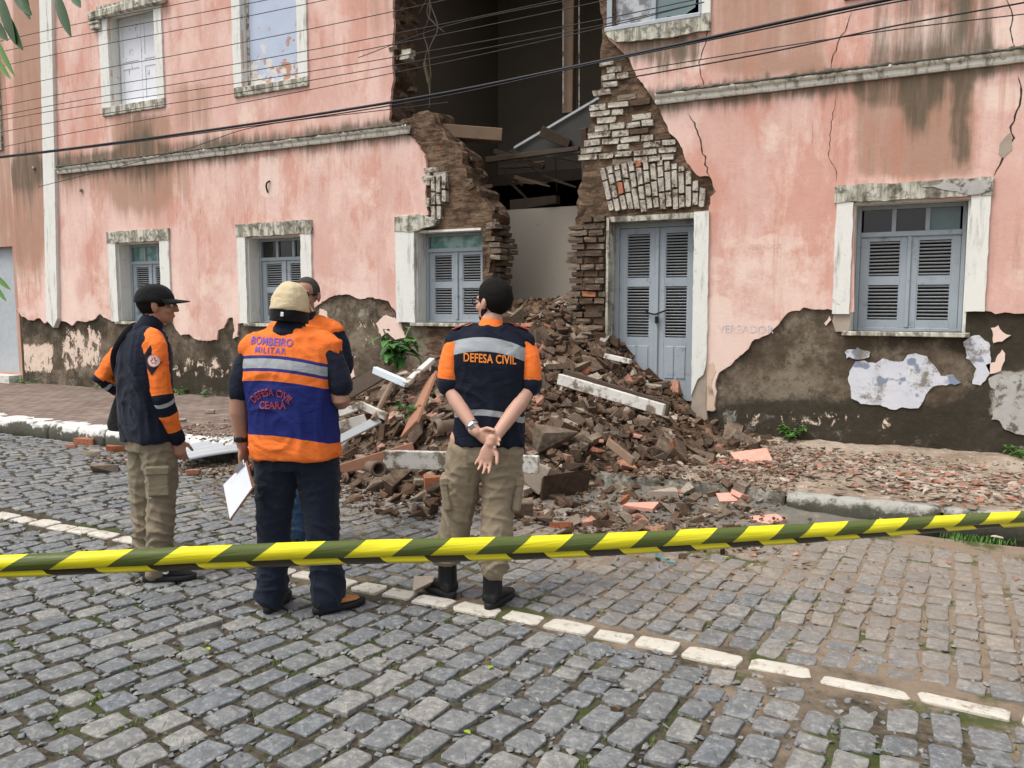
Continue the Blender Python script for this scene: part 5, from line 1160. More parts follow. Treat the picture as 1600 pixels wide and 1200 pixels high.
M['eyew'] = simple('eye_white', (.7, .66, .62), .3, .02, bump=0); M['lens'] = simple('dark_lens', (.01, .01, .012), .15, .1, bump=0); M['brown_b'] = simple('brown_board', (.22, .10, .05), .7, .2)
def banded(name, stops, src=None, curve=0, tilt=0, cx=0, lo=0.0, hi=2.0):
    """bands of colour woven into the garment; stops = (height, colour)"""
    t = NT(name)
    if src: z = t.attr(src).outputs['Fac']
    else:
        q = t.xyz(); xx = t.math('SUBTRACT', q[0], cx); z = t.math('ADD', q[2], t.math('ADD', t.math('MULTIPLY', t.math('MULTIPLY', xx, xx), curve), t.math('MULTIPLY', xx, tilt)))
    zz = t.math('DIVIDE', t.math('SUBTRACT', z, lo), hi - lo)
    st = [((a - lo) / (hi - lo), c) for a, c in stops]; c = t.ramp(zz, st, 'CONSTANT')
    c = t.mix(t.noise(6, 4), t.mix(.22, c, (0, 0, 0)), c); h = t.math('ADD', t.math('MULTIPLY', t.noise(240, 2), .12), t.noise(1, 3, .5, t.coords('Object', (9, 9, 16)), dist=.8))
    t.bump(h, .5, .02); return t.done(c, .8, .15)
OR = (.86, .19, .035); BLU = (.016, .024, .14); GR = (.36, .38, .39); PUR = (.04, .035, .17)
M['vest3'] = banded('navy_vest_bands', [(0, NAVY), (1.030, GR), (1.062, NAVY), (1.355, GR), (1.425, NAVY)], curve=1.1, tilt=.10, cx=.03)
M['vest2'] = banded('orange_blue_vest_bands', [(0, OR), (.945, BLU), (1.215, OR), (1.262, PUR), (1.280, GR), (1.325, PUR), (1.342, OR)], curve=.5, tilt=.09, cx=-.03)
M['vest4'] = banded('orange_vest_bands', [(0, OR), (.97, BLU), (1.20, OR), (1.31, PUR), (1.325, GR), (1.355, PUR), (1.37, OR)])
M['sleeve1'] = banded('jacket_sleeve_bands', [(0, OR), (.50, NAVY), (.565, GR), (.605, NAVY), (.70, OR), (.885, NAVY)], src='arm', lo=0, hi=1)

def loft(bm, rings, yaw=0, seg=32, ex=2.5, cx0=0):
    """rings (z, half width, half depth, cx, cy)"""
    out = []; cy_, sy_ = math.cos(yaw), math.sin(yaw)
    for z, a, b, cx, cy in rings:
        r = []
        for k in range(seg):
            an = 2 * math.pi * k / seg; c_, s_ = math.cos(an), math.sin(an)
            x = math.copysign(abs(c_) ** (2 / ex), c_) * a; y = math.copysign(abs(s_) ** (2 / ex), s_) * b
            r.append(Vector((cx + x * cy_ - y * sy_, cy + x * sy_ + y * cy_, z)))
        out.append(r)
    ring_loft(bm, out)
def hand(bm, wr, d, pn, side, curl=.35, s=1.0, spread=.1):
    """palm, four unequal fingers and a thumb; pn = the way the palm faces; side=+1 puts the thumb on +S"""
    wr = Vector(wr); d = Vector(d).normalized(); pn = Vector(pn); pn = (pn - d * pn.dot(d)).normalized(); S = d.cross(pn).normalized() * side
    tube(bm, [wr - d * .03 * s, wr + d * .01 * s, wr + d * .045 * s, wr + d * .085 * s], [.026 * s, .029 * s, .040 * s, .040 * s], 12, [.8, .62, .42, .36], S)
    for i, (o_, L, r) in enumerate(((.030, .070, .0088), (.010, .080, .0092), (-.011, .074, .0088), (-.030, .058, .0078))):
        p = wr + d * (.085 - .004 * abs(i - 1)) * s + S * o_ * s; dd = (d + S * (1.5 - i) * spread * .6).normalized(); pts = [p - dd * .02 * s, p]; a = 0
        for k, fr in enumerate((.44, .32, .24)):
            a += curl * (1.0 if k else .8) * (1 + .1 * i); e = dd * math.cos(a) + pn * math.sin(a); pts.append(pts[-1] + e * L * fr * s)
        tube(bm, pts, [r * s * 1.05, r * s * 1.08, r * s, r * s * .95, r * s * .8], 8)
    b = wr + d * .022 * s + S * .026 * s; e1 = (d * .55 + S * .75 + pn * .35).normalized(); e2 = (d * .85 + S * .3 + pn * .5).normalized()
    tube(bm, [b - e1 * .01, b + e1 * .032 * s, b + e1 * .036 * s + e2 * .028 * s, b + e1 * .036 * s + e2 * .05 * s], [.014 * s, .012 * s, .0105 * s, .0085 * s], 8)
def head(bm, c, Mh, k=1.0):
    def E_(p, r): ellipsoid(bm, Vector(c) + Mh @ (Vector(p) * k), [q * k for q in r], Mh, 20, 14)
    E_((0, -.012, .030), (.074, .092, .085)); E_((0, .028, -.032), (.056, .060, .074)); E_((0, .064, -.086), (.024, .020, .020)); E_((0, .040, -.06), (.050, .042, .042))
    E_((0, .098, -.012), (.0105, .018, .027)); E_((0, .108, -.027), (.015, .013, .011)); E_((0, .076, .022), (.050, .014, .012)); E_((.036, .058, -.028), (.024, .024, .024)); E_((-.036, .058, -.028), (.024, .024, .024))
    E_((0, .086, -.056), (.023, .011, .006)); E_((0, .084, -.066), (.020, .011, .006))
    for s in (1, -1): E_((s * .077, -.006, -.008), (.009, .019, .031)); E_((s * .083, -.014, .0), (.006, .012, .022))
def hair_mesh(c, Mh, k, line=.05, nape=-.055, amp=.004, big=1.0):
    bm = bmesh.new(); bmesh.ops.create_uvsphere(bm, u_segments=48, v_segments=32, radius=1)
    for v in bm.verts:
        p = Vector((v.co.x * .081, v.co.y * .100 - .014, v.co.z * .096 + .028)) * 1.0
        bare = max(min(1, (p.y - .035) / .03) * (1 if p.z < line else max(0, 1 - (p.z - line) / .02)), min(1, max(0, (nape - p.z) / .02)), min(1, max(0, (p.y + .03) / .02)) * min(1, max(0, (.005 - p.z) / .02)))
        bare = max(0, min(1, bare)); q = Vector((0, -.014, .028)); f_ = (1 - .14 * bare) * big + (1 - bare) * amp * 10 * fbm(p.x * 45, p.y * 45, p.z * 45); p = q + (p - q) * f_
        v.co = Vector(c) + Mh @ (p * k)
    return bm
def text_on(par, host, s, size, cx, cz, mat, name='lettering', arc=0, yaw=0, space=1.0, bold=.012, out=.004, slant=0, xs=1.0):
    """lettering laid on the garment: glyph outlines projected on to its back"""
    cu = bpy.data.curves.new('t', 'FONT'); cu.body = s; cu.size = size; cu.align_x = 'CENTER'; cu.align_y = 'CENTER'; cu.offset = bold * size; cu.space_character = space; cu.resolution_u = 3
    o = bpy.data.objects.new('t', cu); C.objects.link(o); dg = bpy.context.evaluated_depsgraph_get(); dg.update(); me = bpy.data.meshes.new_from_object(o.evaluated_get(dg)); bpy.data.objects.remove(o)
    bm = bmesh.new(); bm.from_mesh(me); bmesh.ops.triangulate(bm, faces=bm.faces); bmesh.ops.subdivide_edges(bm, edges=[e for e in bm.edges if e.calc_length() > size * .3], cuts=1)
    c = get_co(host.data); bv = BVHTree.FromPolygons([Vector(q) for q in c.tolist()], [tuple(p.vertices) for p in host.data.polygons]); cyy, syy = math.cos(yaw), math.sin(yaw); dr = Vector((-syy, cyy, 0))
    for v in bm.verts:
        u, z = v.co.x * xs, v.co.y
        if arc: a = u / arc; u = (arc + z) * math.sin(a); z = (arc + z) * math.cos(a) - arc
        z += slant * u; st_ = Vector((cx, 0, cz + z)) + Vector((cyy, syy, 0)) * u - dr * 1.0; h = bv.ray_cast(st_, dr)
        v.co = (h[0] - dr * out) if h[0] is not None else st_ + dr * .8
    me2 = bpy.data.meshes.new(name); bm.to_mesh(me2); bm.free(); me2.materials.append(mat); return link(bpy.data.objects.new(name, me2), par)
def fold_fn(az, amp, sx=7, sz=24):
    def f_(x, y, z):
        q = .5 * noise.noise(Vector((x * 3, y * 3, z * 3))); zz = z * sz * .55 + (x + y) * sx * .55 + q * 4
        a = 1 - abs(noise.noise(Vector((x * sx * .8, y * sx * .8, zz)))) * 2.2; b = 1 - abs(noise.noise(Vector((x * sx * 1.6 + 7, y * sx * 1.6, z * sz * .35 - x * 6 + q * 5)))) * 2.2
        return amp * (max(-.2, a) ** 3 * az(z) * .9 + max(-.2, b) ** 3 * .55 - .35)
    return f_
def trousers(par, mat, pelvis, legs, yaw=0, amp=.010, name='trousers', hemz=.1):
    bm = bmesh.new(); loft(bm, pelvis, yaw)
    for pts, rad in legs: tube(bm, spline(pts, 5), np.interp(np.linspace(0, 1, (len(pts) - 1) * 5 + 1), np.linspace(0, 1, len(rad)), rad).tolist(), 18, 1.0, (0, 1, 0))
    me = remesh(bm, .009, 5); az = lambda z: 1.7 if z < .38 else .9 if z < .7 else .8
    wrinkle(me, fold_fn(az, amp)); me.materials.append(mat); me.shade_smooth(); return link(bpy.data.objects.new(name, me), par)
def garment(par, nm, mat, build, voxel=.010, amp=.006, sm_=5, sx=8, sz=9):
    bm = bmesh.new(); build(bm); me = remesh(bm, voxel, sm_); wrinkle(me, fold_fn(lambda z: 1, amp, sx, sz)); me.materials.append(mat); me.shade_smooth(); return link(bpy.data.objects.new(nm, me), par)
def shoe(par, at, yaw, mu, ms, L=.285, wd=.098, shaft=0, name='shoe', toe=None):
    Mz = Matrix.Rotation(yaw, 3, 'Z'); A = Vector(at); bm = bmesh.new(); P = lambda x, y, z: A + Mz @ Vector((x, y, z)); h0 = .032
    bw = 1.16 if shaft else 1.04
    secs = [(-.070, .030, .060, .030), (-.055, .040, .085, .040), (-.01, .043, .098, .045), (.04, .044, .082, .05), (.09, .047, .058, .035), (.14, .046, .045, .03), (.185, .034, .036, .02), (.205, .018, .024, .012)]
    rings = []
    for y, w2, top, e in secs:
        r = []
        for k in range(16):
            a = 2 * math.pi * k / 16; c_, s_ = math.cos(a), math.sin(a); hh = (top - h0) / 2 + .004; r.append(P(math.copysign(abs(c_) ** .7, c_) * w2 * bw, y * L / .285, h0 + hh + math.copysign(abs(s_) ** .8, s_) * hh))
        rings.append(r)
    ring_loft(bm, rings); bmesh.ops.recalc_face_normals(bm, faces=bm.faces)
    tube(bm, [P(0, -.012, .07), P(0, -.015, .11 + shaft * .3), P(0, -.018, .11 + shaft)] if shaft else [P(0, -.012, .07), P(0, -.014, .10), P(0, -.015, .115)], [.055, .052, .050 if shaft else .044], 14, 1, (0, 1, 0))
    me = remesh(bm, .007, 4); me.materials.append(mu)
    if toe is not None:
        me.materials.append(toe); c = [A.to_3d() * 0 + p.center for p in me.polygons]; inv_ = Mz.inverted(); me.polygons.foreach_set('material_index', [1 if (inv_ @ (q - A)).y > .02 and (inv_ @ (q - A)).z > .045 else 0 for q in c])
    me.shade_smooth(); so_ = link(bpy.data.objects.new(name, me), par)
    bm = bmesh.new(); rings = []
    for z, g in ((.0, -.003), (.004, .004), (.028, .006), (.036, .001)):
        r = []
        for k in range(28):
            a = 2 * math.pi * k / 28; t_ = math.sin(a); w2 = (.047 if t_ > 0 else .040) * wd / .098 * bw; yy = .067 + t_ * (.145 + g); xx = math.copysign(abs(math.cos(a)) ** .75, math.cos(a)) * (w2 + g) * (1 - .12 * max(0, -t_ + .2)) ; r.append(P(xx, yy * L / .285, z))
        rings.append(r)
    ring_loft(bm, rings); bmesh.ops.recalc_face_normals(bm, faces=bm.faces); obj('sole', bm, ms, so_, True); return so_
def eyes(par, c, Mh, k=1.0, m=None):
    for s in (1, -1):
        bm = bmesh.new(); ellipsoid(bm, Vector(c) + Mh @ (Vector((s * .030, .0815, .004)) * k), [.011 * k] * 3, None, 12, 8); e = obj('eye', bm, M['eyew'], par, True)
        bm = bmesh.new(); ellipsoid(bm, Vector(c) + Mh @ (Vector((s * .031, .0895, .004)) * k), [.0055 * k] * 3, None, 10, 6); obj('iris', bm, M['hair'], e, True)
        bm = bmesh.new(); tube(bm, [Vector(c) + Mh @ (Vector((s * a, b, z)) * k) for a, b, z in ((.014, .096, .022), (.030, .093, .027), (.046, .080, .023))], [.003, .0038, .002], 6); obj('eyebrow', bm, M['hair'], par, True)
def body(par, mat, hd, Mh, torso, arms, legs, neck, hk=1.0, yaw=0):
    bm = bmesh.new(); head(bm, hd, Mh, hk); tube(bm, neck, [.064, .056, .054], 14, 1, (0, 1, 0)); loft(bm, torso, yaw)
    for a in arms:
        tube(bm, a['p'], a.get('r', [.050, .044, .038, .042, .034, .026]), 14, 1, (0, 1, 0)); hand(bm, *a['h'])
    for l in legs: tube(bm, l, [.075, .055, .045, .033], 14, 1, (0, 1, 0))
    me = remesh(bm, .0058, 2, .45); me.materials.append(mat); me.shade_smooth(); return link(bpy.data.objects.new('body', me), par)
def arm_pts(s, e, w): s, e, w = Vector(s), Vector(e), Vector(w); return [s, s.lerp(e, .5), e - (e - s) * .04, e + (w - e) * .25, e + (w - e) * .65, w]
def watch(par, c, d, m1, m2, r=.032, face=(0, -1, 0)):
    d = Vector(d).normalized(); U = d.cross(Vector((0, 1, 0))).normalized(); V = d.cross(U); bm = bmesh.new(); rings = []
    for k in range(21): a = 2 * math.pi * k / 20; n_ = U * math.cos(a) + V * math.sin(a) * .85; p = Vector(c) + n_ * r; rings.append([p + d * .011 , p + n_ * .004 + d * .011, p + n_ * .004 - d * .011, p - d * .011])
    ring_loft(bm, rings, False); w_ = obj('watch_strap', bm, m1, par, True); bm = bmesh.new(); f_ = Vector(face); bar(bm, Vector(c) + f_ * (r * .9), Vector(c) + f_ * (r * .9 + .010), .032, .03, d, .004); obj('watch_case', bm, m2, par)
def person(px, yd, lab): x = (px - 800) / F * yd; return empty('person', CF(x, yd), YAW, lab, 'person')

# --- the bearded man with hands behind his back ------------------------------------------------
p3 = person(757, 4.30, 'man seen from behind in navy vest over orange shirt, hands clasped behind his back')
hc = Vector((.045, .015, 1.610)); Mh = rot(.02, 0, math.radians(48))
Lw = Vector((-.035, -.175, .955)); Rw = Vector((.035, -.215, .905))
Le = Vector((-.178, -.045, 1.15)); Re = Vector((.228, -.045, 1.15)); Ls = Vector((-.150, .0, 1.395)); Rs = Vector((.212, .0, 1.395))
body(p3, M['skin3'], hc, Mh, [(.86, .13, .09, .02, 0), (1.1, .135, .09, .02, 0), (1.3, .155, .09, .03, 0), (1.42, .14, .07, .03, 0), (1.455, .07, .05, .03, 0)],
     [dict(p=arm_pts(Ls, Le, Lw), h=(Lw, (.80, -.12, -.42), (.1, -1, -.2), -1, .42, .95)), dict(p=arm_pts(Rs, Re, Rw), h=(Rw, (-.30, -.02, -.95), (-.15, -1, .05), -1, .30, .98, .22))],
     [[(-.11, 0, .9), (-.15, .05, .5), (-.17, .08, .4), (-.21, .12, .1)], [(.1, 0, .9), (.07, 0, .5), (.06, 0, .4), (.04, -.03, .1)]], [(.03, -.01, 1.42), (.035, -.005, 1.47), (.042, .0, 1.53)])
me = remesh(hair_mesh(hc, Mh, 1.0, .055, -.062, .0035, 1.03), .006, 1); me.materials.append(M['hair']); link(bpy.data.objects.new('hair', me), p3)
bm = bmesh.new(); 
for q, r in (((0, .046, -.085), (.043, .036, .028)), ((.045, .015, -.055), (.016, .028, .034)), ((-.045, .015, -.055), (.016, .028, .034)), ((0, .078, -.078), (.022, .013, .022)), ((0, .094, -.048), (.02, .006, .004))): ellipsoid(bm, hc + Mh @ Vector(q), r, Mh)
obj('beard', remesh(bm, .006, 1), M['hair'], p3)
eyes(p3, hc, Mh); bm = bmesh.new()
for s in (1, -1): tube(bm, [hc + Mh @ Vector((s * .058, .088, .008)), hc + Mh @ Vector((s * .080, .04, .01)), hc + Mh @ Vector((s * .084, -.01, .01))], .0028, 6)
for s in (1, -1): tube(bm, [hc + Mh @ Vector((s * .034 + math.cos(a) * .025, .104 - .010 * abs(math.cos(a)), .004 + math.sin(a) * .019)) for a in np.linspace(0, 6.283, 15)], .0028, 5, cap=False)
obj('glasses', bm, M['lens'], p3)
v3 = garment(p3, 'vest', M['vest3'], lambda b: (loft(b, [(.865, .195, .135, .022, 0), (.90, .192, .132, .022, 0), (1.02, .186, .125, .022, 0), (1.15, .192, .128, .026, 0), (1.28, .203, .132, .03, 0), (1.36, .205, .125, .03, 0), (1.415, .188, .108, .031, 0), (1.455, .145, .088, .032, 0), (1.485, .088, .072, .034, 0)]),
     tube(b, [(-.04, 0, 1.452), (-.150, 0, 1.405)], [.052, .062], 14), tube(b, [(.10, 0, 1.452), (.210, 0, 1.405)], [.052, .062], 14)), amp=.012, sx=6, sz=6)
garment(p3, 'sleeve', M['orange'], lambda b: tube(b, [(-.135, 0, 1.405), (-.166, -.01, 1.34), (-.182, -.025, 1.27), (-.186, -.03, 1.205)], [.058, .060, .060, .060], 16, 1, (0, 1, 0)), .009, .004)
garment(p3, 'sleeve', M['orange'], lambda b: tube(b, [(.195, 0, 1.405), (.226, -.01, 1.34), (.236, -.025, 1.27), (.238, -.03, 1.205)], [.058, .060, .060, .060], 16, 1, (0, 1, 0)), .009, .004)
for x_ in (-.187, .239): bm = bmesh.new(); tube(bm, [(x_, -.03, 1.203), (x_, -.031, 1.180)], .062, 20, 1, (0, 1, 0)); obj('cuff', remesh(bm, .007, 2), M['navy'], p3)
for s, x0_ in ((-1, -.07), (1, .13)): bm = bmesh.new(); bar(bm, (x0_, -.004, 1.505), (x0_ + s * .10, -.004, 1.468), .05, .008, Vector((0, 0, 1)), .003); obj('epaulette', bm, simple('red_epaulette', (.30, .06, .03), .7), p3)
garment(p3, 'collar', M['orange'], lambda b: tube(b, [(.033, -.006, 1.455), (.036, -.004, 1.478), (.038, -.002, 1.496)], [.084, .070, .064], 20, 1, (0, 1, 0)), .008, .002)
text_on(p3, v3, 'DEFESA CIVIL', .062, .030, 1.322, M['o_txt'], slant=-.06, space=1.05, bold=.02, xs=.70)
t3 = trousers(p3, M['khaki'], [(.78, .165, .115, .0, 0), (.86, .170, .122, .01, 0), (.93, .165, .118, .015, 0), (1.0, .155, .11, .02, 0)],
     [([(-.085, 0, .84), (-.118, .02, .68), (-.148, .055, .50), (-.175, .08, .36), (-.215, .108, .23)], [.112, .098, .086, .086, .074]), ([(.098, 0, .84), (.088, 0, .68), (.070, -.005, .50), (.056, -.03, .36), (.044, -.060, .225)], [.112, .098, .086, .086, .074])], amp=.013)
for x_, y_, s in ((-.205, .02, -1), (.175, -.0, 1)):
    bm = bmesh.new(); box(bm, (x_, y_, .60), (.045, .14, .17), rot(0, math.radians(8 * s), 0), .012); pk = obj('cargo_pocket', bm, M['khaki'], p3, False); bm = bmesh.new(); box(bm, (x_ + s * .004, y_, .675), (.052, .15, .05), rot(0, math.radians(8 * s), 0), .01); obj('flap', bm, M['khaki'], pk)
shoe(p3, (-.22, .13, 0), math.radians(38), M['leather'], M['rubber'], shaft=.20, name='boot'); shoe(p3, (.046, -.035, 0), math.radians(-24), M['leather'], M['rubber'], shaft=.20, name='boot')
watch(p3, Lw + (Le - Lw).normalized() * .045, Lw - Le, M['steel'], M['steel'], .031)

# --- the man with the clipboard ------------------------------------------------------------------
p2 = person(460, 4.21, 'stout man seen from behind in cream cap and orange and blue vest')
hc = Vector((-.015, .02, 1.585)); Mh = rot(-.10, .05, math.radians(-14)); yw = math.radians(-7)
Ls, Le, Lw = Vector((-.225, 0, 1.375)), Vector((-.287, -.03, 1.115)), Vector((-.288, .02, .865)); Rs, Re, Rw = Vector((.175, -.02, 1.375)), Vector((.243, -.045, 1.105)), Vector((.18, .20, 1.10))
body(p2, M['skin2'], hc, Mh, [(.86, .16, .12, -.01, 0), (1.1, .17, .13, -.01, 0), (1.3, .18, .11, -.02, 0), (1.42, .15, .08, -.02, 0), (1.455, .07, .05, -.015, 0)],
     [dict(p=arm_pts(Ls, Le, Lw), r=[.038, .046, .045, .048, .038, .029], h=(Lw, (.02, .05, -1), (.9, -.3, 0), -1, .75, 1.0)), dict(p=arm_pts(Rs, Re, Rw), r=[.038, .046, .047, .048, .038, .029], h=(Rw, (-.7, .6, .1), (-.3, -.2, 1), -1, .5, 1.0))],
     [[(-.1, 0, .9), (-.12, 0, .5), (-.13, 0, .4), (-.155, 0, .1)], [(.1, 0, .9), (.12, 0, .5), (.13, 0, .4), (.15, -.02, .1)]], [(-.02, -.01, 1.42), (-.018, 0, 1.46), (-.016, .01, 1.52)], yaw=yw)
me = remesh(hair_mesh(hc, Mh, .99, .06, -.088, .001), .006, 1); me.materials.append(M['hair']); link(bpy.data.objects.new('hair', me), p2)
def cap_crown(hc, Mh, k, zr=.022, top=.112, tilt=0):
    bm = bmesh.new(); rings = []
    for i in range(11):
        a = i / 10 * math.pi / 2; r = math.cos(a) ** .82; z = zr + (top - zr) * math.sin(a)
        rings.append([Vector(hc) + Mh @ (Vector((math.cos(b) * .089 * r, math.sin(b) * .108 * r - .012, z + (.012 * math.cos(b * 1) ** 2 * 0))) * k) for b in np.linspace(0, 2 * math.pi, 29)[:-1]])
    ring_loft(bm, rings); bmesh.ops.recalc_face_normals(bm, faces=bm.faces); return bm
def visor(hc, Mh, k, z=.03, L=.075, droop=.018):
    bm = bmesh.new(); v = []
    for j in range(7):
        r = []
        for i in range(13):
            a = (i / 12 - .5) * 2.3; rr = 1 + j / 6 * L / .1 * max(0, math.cos(a)) ** .5; x = math.sin(a) * .086 * (1 + .06 * j / 6); y = math.cos(a) * .100 * rr - .012
            r.append(bm.verts.new(Vector(hc) + Mh @ (Vector((x, y, z - droop * j / 6 - .25 * x * x / .1 * (j / 6))) * k)))
        v.append(r)
    for a, b in zip(v, v[1:]):
        for i in range(12): bm.faces.new((a[i], a[i + 1], b[i + 1], b[i]))
    return bm
def solid(o, th): m = o.modifiers.new('thickness', 'SOLIDIFY'); m.thickness = th; m.offset = 0; return o
cr = cap_crown(hc, Mh, 1.07, -.022, .118); me = remesh(cr, .006, 2); wrinkle(me, lambda x, y, z: .004 * fbm(x * 18, y * 18, z * 18, 2)); cp_ = obj('cap', me, M['cream'], p2, True)
solid(obj('visor', visor(hc, Mh, 1.06, .02), M['cream'], cp_, True), .004)
bm = bmesh.new(); rings = []
for z in (-.074, -.072, -.024, -.020): rings.append([hc + Mh @ (Vector((math.cos(b) * .0865, math.sin(b) * .106 - .013, z)) * 1.06) for b in np.linspace(0, 2 * math.pi, 33)[:-1]])
ring_loft(bm, rings); obj('cap_band', bm, M['blackc'], cp_, True)
bm = bmesh.new(); box(bm, hc + Mh @ Vector((.022, -.128, -.048)), (.018, .006, .022), Mh, .002); obj('buckle', bm, M['steel'], cp_)
v2 = garment(p2, 'vest', M['vest2'], lambda b: (loft(b, [(.815, .232, .165, -.008, 0), (.86, .234, .168, -.01, 0), (.95, .226, .165, -.012, 0), (1.05, .224, .168, -.015, 0), (1.18, .232, .165, -.03, 0), (1.30, .238, .155, -.032, 0), (1.38, .218, .13, -.03, 0), (1.435, .15, .10, -.025, 0), (1.47, .085, .08, -.02, 0)], yw),
     tube(b, [(-.09, 0, 1.43), (-.212, 0, 1.375)], [.065, .076], 14), tube(b, [(.05, 0, 1.43), (.176, -.01, 1.375)], [.065, .076], 14)), amp=.010, sx=5, sz=7)
garment(p2, 'shirt_sleeve', M['navy'], lambda b: tube(b, [(-.218, 0, 1.345), (-.250, -.01, 1.28), (-.268, -.02, 1.22), (-.276, -.028, 1.155)], [.064, .060, .059, .061], 16, 1, (0, 1, 0)), .009, .005)
garment(p2, 'shirt_sleeve', M['navy'], lambda b: tube(b, [(.178, -.015, 1.35), (.205, -.025, 1.29), (.228, -.037, 1.22), (.238, -.042, 1.185)], [.066, .064, .064, .066], 16, 1, (0, 1, 0)), .009, .005)
garment(p2, 'collar', M['navy'], lambda b: tube(b, [(-.02, -.004, 1.445), (-.018, .0, 1.468), (-.016, .004, 1.486)], [.100, .086, .078], 20, 1, (0, 1, 0)), .008, .002)
text_on(p2, v2, 'BOMBEIRO', .054, -.075, 1.413, M['p_txt'], yaw=yw, space=1.05, bold=.02, slant=-.05, xs=.86); text_on(p2, v2, 'MILITAR', .044, -.075, 1.371, M['p_txt'], yaw=yw, xs=.9, space=1.2, bold=.015, slant=-.05)
text_on(p2, v2, 'DEFESA CIVIL', .052, -.06, 1.165, M['r_txt'], arc=.145, yaw=yw, space=1.0, bold=.016, xs=.78); text_on(p2, v2, 'CEARÁ', .052, -.055, 1.10, M['r_txt'], yaw=yw, bold=.018, xs=.85)
trousers(p2, M['denim_d'], [(.76, .19, .13, .0, 0), (.84, .20, .145, .0, 0), (.92, .195, .14, 0, 0), (.98, .18, .13, 0, 0)],
     [([(-.100, 0, .80), (-.115, 0, .66), (-.128, 0, .48), (-.142, 0, .28), (-.155, .0, .075)], [.118, .108, .088, .080, .080]), ([(.098, 0, .80), (.112, 0, .66), (.122, -.005, .48), (.135, -.01, .28), (.150, -.02, .075)], [.118, .108, .088, .082, .082])], amp=.010)
shoe(p2, (-.155, .01, 0), math.radians(-6), M['leather'], M['rubber']); shoe(p2, (.145, -.03, 0), math.radians(-52), M['rubber'], M['rubber'], toe=M['tan_l'])
watch(p2, Lw + (Le - Lw).normalized() * .045, Lw - Le, M['rubber'], M['leather'], .036)
# clipboard in his hand: a thing of its own
cb = empty('clipboard', p2.location + CF(-.27, .03, .80), YAW, 'white paper on a brown clipboard held low in the hand of the stout man', 'clipboard')
tr, ea = Vector((0, 0, 0)), None
def q4(px_, py_, dy):
    q = D3(px_, py_, 4.16 + dy) - cb.location; return Matrix.Rotation(-YAW, 3, 'Z') @ q
c4 = [q4(348, 757, .10), q4(385, 720, -.10), q4(396, 762, -.15), q4(359, 814, .03)]
nn = (c4[1] - c4[0]).cross(c4[3] - c4[0]).normalized()
if nn.y > 0: nn = -nn
bm = bmesh.new(); ct = sum(c4, Vector()) / 4; ring_loft(bm, [[p for p in c4], [p - nn * .005 for p in c4]]); bmesh.ops.recalc_face_normals(bm, faces=bm.faces); obj('board', bm, M['brown_b'], cb)
bm = bmesh.new(); pp = [ct + (p - ct) * .93 + nn * .0012 for p in c4]; ring_loft(bm, [pp, [p + nn * .0015 for p in pp]]); bmesh.ops.recalc_face_normals(bm, faces=bm.faces); obj('paper', bm, M['paper'], cb)
bm = bmesh.new(); m_ = c4[0].lerp(c4[1], .8); bar(bm, c4[0].lerp(c4[1], .6) + nn * .006, c4[0].lerp(c4[1], .95) + nn * .006, .03, .006, nn, .002); obj('clip', bm, M['steel'], cb)

# --- the young man in the black cap -----------------------------------------------------------
p1 = person(225, 4.72, 'young man in black cap and navy jacket with orange sleeves, facing right')
hc = Vector((.075, .02, 1.590)); Mh = rot(.0, 0, math.radians(-72)); yw = math.radians(-38)
Rs, Re, Rw = Vector((.105, -.105, 1.375)), Vector((.145, -.125, 1.075)), Vector((.188, -.045, .825)); Ls, Le, Lw = Vector((-.115, .075, 1.375)), Vector((-.265, .03, 1.175)), Vector((-.12, .18, 1.02))
Y_ = lambda L: [(z, a, b, cx, cy) for z, a, b, cx, cy in L]
body(p1, M['skin1'], hc, Mh, [(.86, .12, .09, .01, 0), (1.1, .125, .09, -.0, 0), (1.3, .14, .09, -.0, 0), (1.41, .12, .07, .0, 0), (1.455, .06, .05, .02, 0)],
     [dict(p=arm_pts(Rs, Re, Rw), r=[.046, .042, .037, .038, .032, .025], h=(Rw, (.12, .05, -1), (-.2, .9, 0), 1, .42, .95)), dict(p=arm_pts(Ls, Le, Lw), r=[.046, .042, .037, .038, .032, .025], h=(Lw, (.6, .2, -.5), (0, -.6, -.3), 1, .4, .95))],
     [[(-.05, .05, .88), (-.065, .07, .5), (-.068, .08, .4), (-.075, .11, .1)], [(.07, -.04, .88), (.085, -.04, .5), (.075, -.05, .4), (.055, -.06, .1)]], [(.01, 0, 1.41), (.03, .01, 1.46), (.055, .015, 1.53)], hk=.98, yaw=yw)
me = remesh(hair_mesh(hc, Mh, .985, .05, -.045, .002), .006, 1); me.materials.append(M['hair']); link(bpy.data.objects.new('hair', me), p1); eyes(p1, hc, Mh, .98)
cp_ = obj('cap', remesh(cap_crown(hc, Mh, 1.03, .018, .122), .006, 3), M['blackc'], p1, True); solid(obj('visor', visor(hc, Mh, 1.03, .036, .085, .012), M['blackc'], cp_, True), .005)
j1 = garment(p1, 'jacket', M['navy'], lambda b: (loft(b, [(.82, .182, .13, .005, 0), (.86, .185, .132, .004, 0), (.95, .178, .125, 0, 0), (1.08, .176, .125, -.005, 0), (1.2, .182, .128, -.006, 0), (1.31, .185, .125, -.006, 0), (1.38, .165, .11, -.004, 0), (1.43, .115, .09, .005, 0), (1.46, .075, .07, .018, 0)], yw),
     tube(b, [(.03, -.02, 1.425), (.09, -.09, 1.39)], [.06, .062], 14), tube(b, [(-.02, .02, 1.425), (-.10, .06, 1.39)], [.06, .062], 14)), amp=.013, sx=6, sz=7)
garment(p1, 'collar', M['navy'], lambda b: tube(b, [(.02, .0, 1.44), (.035, .008, 1.47), (.045, .012, 1.498)], [.082, .070, .066], 20, 1, (0, 1, 0)), .008, .002)
